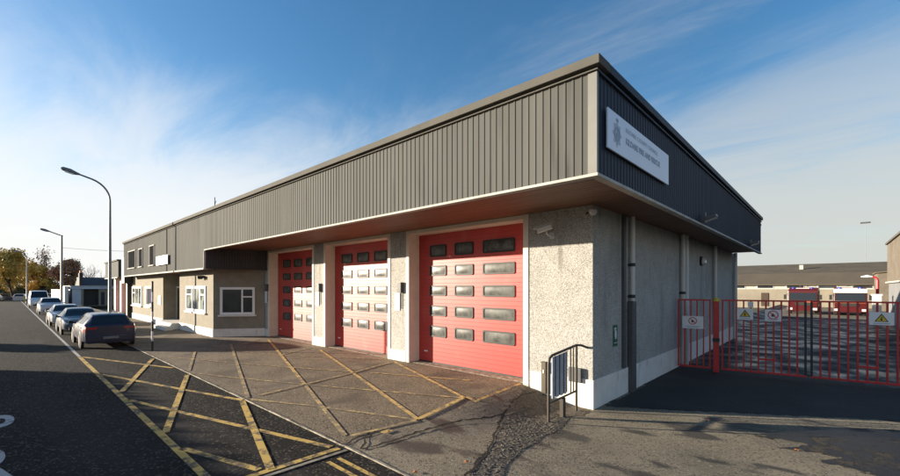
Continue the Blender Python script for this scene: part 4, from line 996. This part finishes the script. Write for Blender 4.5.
# ------------------------------------------------------------------ street furniture
def street_lamp(x, y, h, r, arm, label, swan=True, z0=-.05):
    t = thing('street_lamp', label, 'street lamp', (x, y, z0), 0, 'street lamps along the pavement', w=False)
    if swan:
        pts = [(0, 0, 0), (0, 0, .9), (0, 0, 1.0), (0, 0, h * .55), (0, 0, h - 1.3)]; rr = [r * 1.5, r * 1.5, r, r * .8, r * .62]
        for k in range(1, 8):
            a = k / 7 * R(72); pts.append((0, -1.15 * (1 - math.cos(a)), h - 1.3 + 1.15 * math.sin(a))); rr.append(r * .55)
        e = pts[-1]; pts.append((0, -arm, e[2] + (arm + e[1]) * .30)); rr.append(r * .5)
    else:
        pts = [(0, 0, 0), (0, 0, .9), (0, 0, 1.0), (0, 0, h)]; rr = [r * 1.4, r * 1.4, r, r * .8]
    pole = obj('pole', MB().tube(pts, rr, 12), 'galv', t, smooth=True)
    e = pts[-1]
    if not swan:
        obj('arm', MB().tube([(0, .1, h - .1), (0, -arm, h + .35)], r * .5, 8), 'galv', t); e = (0, -arm, h + .35)
    obj('lamp_head', MB().tube([(0, e[1] + .15, e[2] - .04), (0, e[1] - .05, e[2] + .0), (0, e[1] - .25, e[2] + .07), (0, e[1] - .55, e[2] + .15), (0, e[1] - .62, e[2] + .17)], [.05, .10, .13, .10, .03], 10), 'galv', t, smooth=True)
    obj('lens', MB().bar((0, e[1] - .1, e[2] - .07), (0, e[1] - .45, e[2] + .02), .16, .06), 'lamp', t)
    obj('access_door', MB().box(-.07, .07, -r * 1.5 - .01, -r * 1.5 + .03, .35, .8), 'iron', t)
    return t
street_lamp(-30.6, 4.05, 8.9, .085, 1.45, 'tall grey swan necked street lamp standing behind the navy car, in front of the annex')
street_lamp(-61.5, 4.05, 8.3, .11, 1.05, 'grey street lamp with a straight arm further down the row of parked cars', False)
street_lamp(-96, 2.2, 8.6, .10, .9, 'far street lamp rising out of the autumn trees at the end of the street')
single('overhead_cable', MB().tube([(-61.5, 4.05, 6.9)] + [(-61.5 + 17 * k / 8, 4.05 + 8 * k / 8, 6.9 - .9 * k / 8 - .8 * (k / 8) * (1 - k / 8)) for k in range(1, 9)], .018, 5), 'black', 'thin overhead cable from the straight armed street lamp to the annex', 'cable')
t = thing('marker_pole', 'slim black and white banded pole with a plate on the edge of the forecourt', 'pole', (-20.4, 4.05, gz(-20.4, 4.05)), w=False)
H = 2.82; nb = 7
for k in range(nb): obj('band', MB().tube([(0, 0, H * k / nb - (.05 if k == 0 else 0)), (0, 0, H * (k + 1) / nb)], .038, 10), 'black' if k % 2 == 0 else 'plate', t)
obj('cap', MB().tube([(0, 0, H), (0, 0, H + .04)], [.05, .02], 10), 'black', t)
obj('plate', MB().box(.02, .05, -.2, -.045, 1.95, 2.55), 'plate', t)
# lamps in the yard
t = thing('yard_lamp', 'red yard lamp post with a white head behind the far gate leaf', 'lamp post', (3.3, 60.0, -.3), w=False)
obj('pole', MB().tube([(0, 0, 0), (0, 0, 3.6), (-.1, 0, 3.85), (-.35, 0, 3.95)], [.14, .12, .1, .08], 10), 'gate', t); obj('lamp_head', MB().tube([(-.35, 0, 3.95), (-.7, 0, 4.0), (-1.2, 0, 3.95)], [.07, .14, .05], 8), 'plate', t)
t = thing('floodlight_mast', 'very slim pale mast with a flat lamp rising behind the brown shed', 'mast', (4.6, 112, -.6), w=False)
obj('pole', MB().tube([(0, 0, 0), (0, 0, 15.6)], [.035, .025], 8), 'galv', t); obj('lamp_head', MB().box(-.75, .65, -.2, .2, 15.5, 15.75), 'iron', t)

# ------------------------------------------------------------------ buildings around
# annex with two more red doors
t = thing('garage_annex', 'lower flat roofed annex with two tall red doors beyond the office', 'annex', (-48.5, 8, 0))
AX0, AX1 = -52.0, -45.3
obj('fascia', corr(MB(), (AX1, 6.55), (AX0, 6.55), (0, -1), 3.45, 4.85, .3), 'clad', t)
obj('fascia', MB().box(AX0, AX1, 6.58, 12, 3.44, 4.86), 'clad', t); obj('coping', MB().box(AX0 - .08, AX1 + .05, 6.45, 12.1, 4.861, 4.98), 'coping', t); obj('flashing', MB().box(AX0 - .03, AX1 + .02, 6.47, 6.57, 3.36, 3.44), 'flash', t)
for a, b in ((-52, -51.2), (-48.9, -48.2), (-45.9, -45.22)): obj('pier', MB().box(a, b, 7.2, 8.0, -.1, 3.44), 'white', t)
obj('wall', MB().box(AX0, AX1, 8.0, 12, -.1, 3.43), 'render', t)
for a, b in ((-51.2, -48.9), (-48.2, -45.9)):
    dd = obj('sectional_door', MB().box(a, b, 7.62, 7.7, 0, 3.2), 'red', t); obj('door_surround', MB().box(a, b, 7.5, 7.9, 3.2, 3.43), 'white', t)
    for k in range(3): obj('pane', MB().box(a + .25 + .68 * k, a + .7 + .68 * k, 7.60, 7.63, 2.2, 2.6), 'pane', dd)
obj('roof_vent', MB().tube([(-46.6, 8.5, 4.9), (-46.6, 8.5, 5.6), (-46.3, 8.5, 5.75)], .09, 8).tube([(-46.0, 8.5, 4.9), (-46.0, 8.5, 5.5)], .09, 8), 'galv', t)
# flat-roofed blue-grey garage, white wall, dark roofed house behind
t = thing('garage', 'flat roofed blue grey garage with a dark open bay past the annex', 'garage', (-86, 9, 0))
obj('wall', MB().box(-92, -80, 6.4, 7.35, -.1, 2.35), 'bluegrey', t); obj('wall', MB().box(-92, -80, 9.3, 11.5, -.1, 2.35), 'cream', t); obj('wall', MB().box(-92, -91.6, 7.351, 9.299, -.1, 2.35), 'darkroof', t)
obj('bay_shade_panel', MB().box(-80.9, -80.8, 7.6, 9.299, -.1, 2.35), 'rubber', t); obj('pier', MB().box(-80.3, -79.95, 7.36, 7.6, -.1, 2.35), 'cream', t)  # black panel painting in the unlit inside of the open bay
obj('fascia', MB().box(-92.2, -79.8, 6.2, 11.7, 2.351, 2.75), 'bluegrey', t); obj('coping', MB().box(-92.3, -79.7, 6.1, 11.8, 2.751, 2.85), 'flash', t)
obj('door', MB().box(-79.999, -79.95, 9.55, 9.95, 0, 1.9), 'rubber', t)
single('boundary_wall', MB().box(-108, -84, 5.7, 5.95, -.3, 2.15).box(-84, -80.5, 5.6, 6.0, -.3, 2.75).box(-108.05, -83.99, 5.66, 5.99, 2.15, 2.25), 'white', 'white painted boundary wall behind the straight armed street lamp', 'wall')
t = thing('house', 'dark roofed house showing over the blue grey garage', 'house', (-105, 13, 0))
obj('wall', MB().box(-112, -98, 9.3, 17, -.1, 2.8), 'greywall', t)
obj('roof', MB().extr([(-112.5, 2.75), (-97.5, 2.75), (-103, 4.5), (-107, 4.5)], lambda p, q, s: (p, s, q), 9.0, 17.3), 'darkroof', t)
ch = obj('chimney', MB().box(-99.6, -98.2, 8.75, 9.25, -.1, 5.2), 'darkroof', t); obj('chimney_pot', MB().tube([(-98.9, 9.0, 5.2), (-98.9, 9.0, 5.6)], .16, 8), 'orange', ch)
# back shed across the yard
t = thing('warehouse', 'long low cream warehouse with brown sheet roof across the back of the yard', 'warehouse', (0, 82, -.3))
WS0, WS1 = -60, 8.6
obj('wall', MB().box(WS0, WS1, 80, 96, -.6, 2.3), 'cream', t); obj('wall', MB().box(WS0, WS1, 79.98, 96, 2.3, 3.05), 'flash', t)
obj('roof', MB().extr([(79.4, 3.02), (85.2, 4.85), (85.2, 4.75), (79.4, 2.92)], lambda p, q, s: (s, p, q), WS0 - .3, WS1 + .3), 'shedroof', t)
obj('roof', MB().extr([(85.2, 4.8), (96.4, 6.75), (107, 4.8)], lambda p, q, s: (s, p, q), WS0 - .3, WS1 + .32), 'shedroof2', t)
for k in range(9):
    x = -26.5 + 3.55 * k; f = obj('window', MB().box(x, x + 2.1, 79.93, 79.99, 2.42, 2.95), 'upvc', t); obj('pane', MB().box(x + .1, x + 2.0, 79.90, 79.94, 2.48, 2.89), 'glass', f)
for x in (-8.2, 5.8): obj('door', MB().box(x, x + .9, 79.92, 79.99, -.3, 1.75), 'wood', t)
obj('roof_vent', MB().box(-4.1, -3.6, 89.6, 90.2, 5.0, 6.3), 'flash', t)
t = thing('outbuilding', 'small brown gabled outbuilding beside the right end of the warehouse', 'outbuilding', (5.5, 72, -.3))
obj('wall', MB().extr([(4.0, -.3), (8.8, -.3), (8.8, 4.9), (4.0, 4.3)], lambda p, q, s: (p, s, q), 72, 78), 'brownwall', t); obj('roof', MB().extr([(3.8, 4.29), (9.0, 4.94), (9.0, 5.06), (3.8, 4.41)], lambda p, q, s: (p, s, q), 71.8, 78.2), 'shedroof', t)
obj('window', MB().box(5.4, 5.8, 71.95, 72.01, 2.2, 4.0), 'upvc', t); obj('door', MB().box(6.6, 7.6, 71.95, 72.01, -.3, 1.8), 'cream', t); obj('window', MB().box(7.9, 8.5, 71.95, 72.01, .6, 1.6), 'glass', t)
t = thing('yard_building', 'tall brown clad building with a pale lower wall at the right edge of the yard', 'building', (9, 40, -.3))
obj('wall', MB().box(3.4, 14, 28.5, 50, -.6, 2.9), 'greywall', t)
obj('upper_wall', MB().box(3.32, 14.1, 36.0, 50.1, 2.9, 6.1), 'brownwall', t); obj('upper_wall', MB().box(2.95, 14.1, 28.4, 35.98, 2.9, 5.4), 'return', t); obj('coping', MB().box(3.2, 14.2, 35.9, 50.2, 6.1, 6.25), 'coping', t)
obj('gutter', MB().tube([(3.26, 36.05, 2.95), (3.26, 50.1, 2.95)], .07, 8), 'flash', t)
single('gate_pier', MB().box(2.25, 2.75, 46.0, 46.5, -.4, 1.9).box(2.2, 2.8, 45.95, 46.55, 1.9, 2.02), 'white', 'low white pier standing in the yard beside the fire engines', 'pier')

# ------------------------------------------------------------------ trees
def bearing(deg, dist, z=-.3):
    """a spot at a compass-like bearing (degrees left of straight up the side street) and a distance from the origin"""
    return (-math.sin(R(deg)) * dist, math.cos(R(deg)) * dist, z)
def tree(label, loc, h, cr, leaf, n, seed, trunk_h=.35, leafsize=.35, bare=False, squash=.8, group='autumn trees at the end of the street'):
    rnd = random.Random(seed); t = thing('bare_tree' if bare else 'autumn_tree', label, 'tree', loc, rnd.uniform(0, 6), group, w=False)
    mb = MB(); tips = []
    def branch(p, d, ln, r, depth):
        pts = [p]; dd = d.copy()
        for k in range(3):
            dd = (dd + Vector((rnd.gauss(0, .16), rnd.gauss(0, .16), rnd.gauss(.05, .1)))).normalized(); pts.append(pts[-1] + dd * ln / 3)
        mb.tube(pts, [r, r * .85, r * .7, r * .5], 6 if depth > 1 else 4, caps=False)
        if depth == 0: tips.append((pts[-1], dd)); tips.append((pts[-2], dd)); return
        for k in range(rnd.choice((3, 4)) if depth > 1 else rnd.choice((2, 3))):
            a = rnd.uniform(0, 6.28); nd = (dd + Vector((math.cos(a), math.sin(a), rnd.uniform(-.15, .5))) * rnd.uniform(.6, 1.0)).normalized()
            branch(pts[-1] if k else pts[-1], nd, ln * rnd.uniform(.62, .85), r * .5, depth - 1)
        if depth >= 2:
            for q in pts[1:-1]:
                a = rnd.uniform(0, 6.28); branch(q, (dd * .6 + Vector((math.cos(a), math.sin(a), .3))).normalized(), ln * .6, r * .4, depth - 2)
    branch(Vector((0, 0, -.2)), Vector((0, 0, 1)), h * trunk_h, h * .022 + .05, 4 if bare else 3)
    zt = max(p.z for p, _ in tips)
    xyr = max(math.hypot(p.x, p.y) for p, _ in tips)
    kz = h / zt; kx = cr / xyr
    mb.v = [(v[0] * (kx if v[2] > h * trunk_h * .6 else 1), v[1] * (kx if v[2] > h * trunk_h * .6 else 1), v[2] * kz) for v in mb.v]
    obj('trunk', mb, 'bark', t)
    if n:
        lm = MB()
        cs = [Vector((p.x * kx, p.y * kx, p.z * kz)) for p, _ in tips]
        for k in range(n):
            c = rnd.choice(cs); s = cr * .13
            p = c + Vector((rnd.gauss(0, s), rnd.gauss(0, s), rnd.gauss(0, s * squash)))
            if p.z < h * .18: continue
            a = Vector((rnd.gauss(0, 1), rnd.gauss(0, 1), rnd.gauss(0, 1))).normalized(); b = a.orthogonal().normalized(); sz = leafsize * rnd.uniform(.5, 1.1)
            b.rotate(Matrix.Rotation(rnd.uniform(0, 6.28), 3, a)); c2 = a.cross(b)
            lm.quad(p - b * sz * .5, p + c2 * sz * .28, p + b * sz * .5, p - c2 * sz * .28)
        obj('crown', lm, leaf, t)
    return t
tree('broad olive and gold autumn tree leftmost at the end of the street', bearing(89.55, 125), 10.3, 4.2, 'leafgreen', 5200, 3, .3, .62)
tree('tall olive autumn tree cut by the left edge of the photo', bearing(90.7, 140), 9.7, 4.5, 'leafgreen', 5000, 5, .3, .62)
tree('small ochre tree with dense low crown behind the white van', bearing(87.72, 118), 7.0, 2.8, 'leafochre', 4800, 8, .28, .55)
tree('gold tinged tree between the two largest crowns at the street end', bearing(88.75, 150), 9.6, 4.2, 'leafochre', 4200, 18, .3, .6)
tree('thinly leaved tree with bare top branches behind the ochre tree', bearing(87.29, 122), 11.4, 2.7, 'leafrust', 700, 11, .3, .4, True)
tree('dome shaped rust brown tree behind the dark roofed house', bearing(85.16, 112), 8.0, 3.3, 'leafrust', 9500, 14, .28, .46)
tree('low green and gold tree beside the dome shaped rust tree', bearing(86.21, 118), 5.4, 2.6, 'leafgreen', 2600, 15, .28, .45)
tree('leafless grey tree behind the annex roof', bearing(83.92, 120), 8.2, 3.2, 'leafrust', 0, 21, .32, .4, True)
tree('slender leafless tree right beside the annex roofline', bearing(83.19, 126), 6.9, 2.6, 'leafrust', 0, 23, .32, .4, True)
# far hedge line closing the street
def hedge(name, label, x0, x1, y0, y1, h, n, cat='hedge', sz=.3, m='hedge'):
    rnd = random.Random(int(x0 * 7)); mb = MB().box(x0 + .3, x1 - .3, y0 + .3, y1 - .3, -.4, h - .35)
    for k in range(n):
        x, y, z = rnd.uniform(x0, x1), rnd.uniform(y0, y1), rnd.uniform(0, h); f = rnd.random()
        if f < .35: z = h - abs(rnd.gauss(0, .15))
        elif f < .75: y = y0 if rnd.random() < .5 else y1; y += rnd.gauss(0, .1)
        a = Vector((rnd.gauss(0, 1), rnd.gauss(0, 1), rnd.gauss(0, 1))).normalized(); b = a.orthogonal().normalized(); c = a.cross(b); p = Vector((x, y, z)); s = sz * rnd.uniform(.5, 1)
        mb.quad(p - b * s, p + c * s * .6, p + b * s, p - c * s * .6)
    return single(name, mb, m, label, cat)
hedge('hedge', 'long dark hedge closing the far end of the street behind the distant cars', -172, -168, -30, 26, 3.0, 2500, sz=.7)
# unseen hedges added across the street to cast shade on the road
hedge('hedge', 'unseen clipped hedge added across the street to shade the road', -31.0, -20.0, -9.6, -8.4, 2.75, 5000)
hedge('hedge', 'unseen short hedge added across the street to cast a narrow shadow band', -40.0, -38.2, -9.4, -8.4, 2.7, 1200)
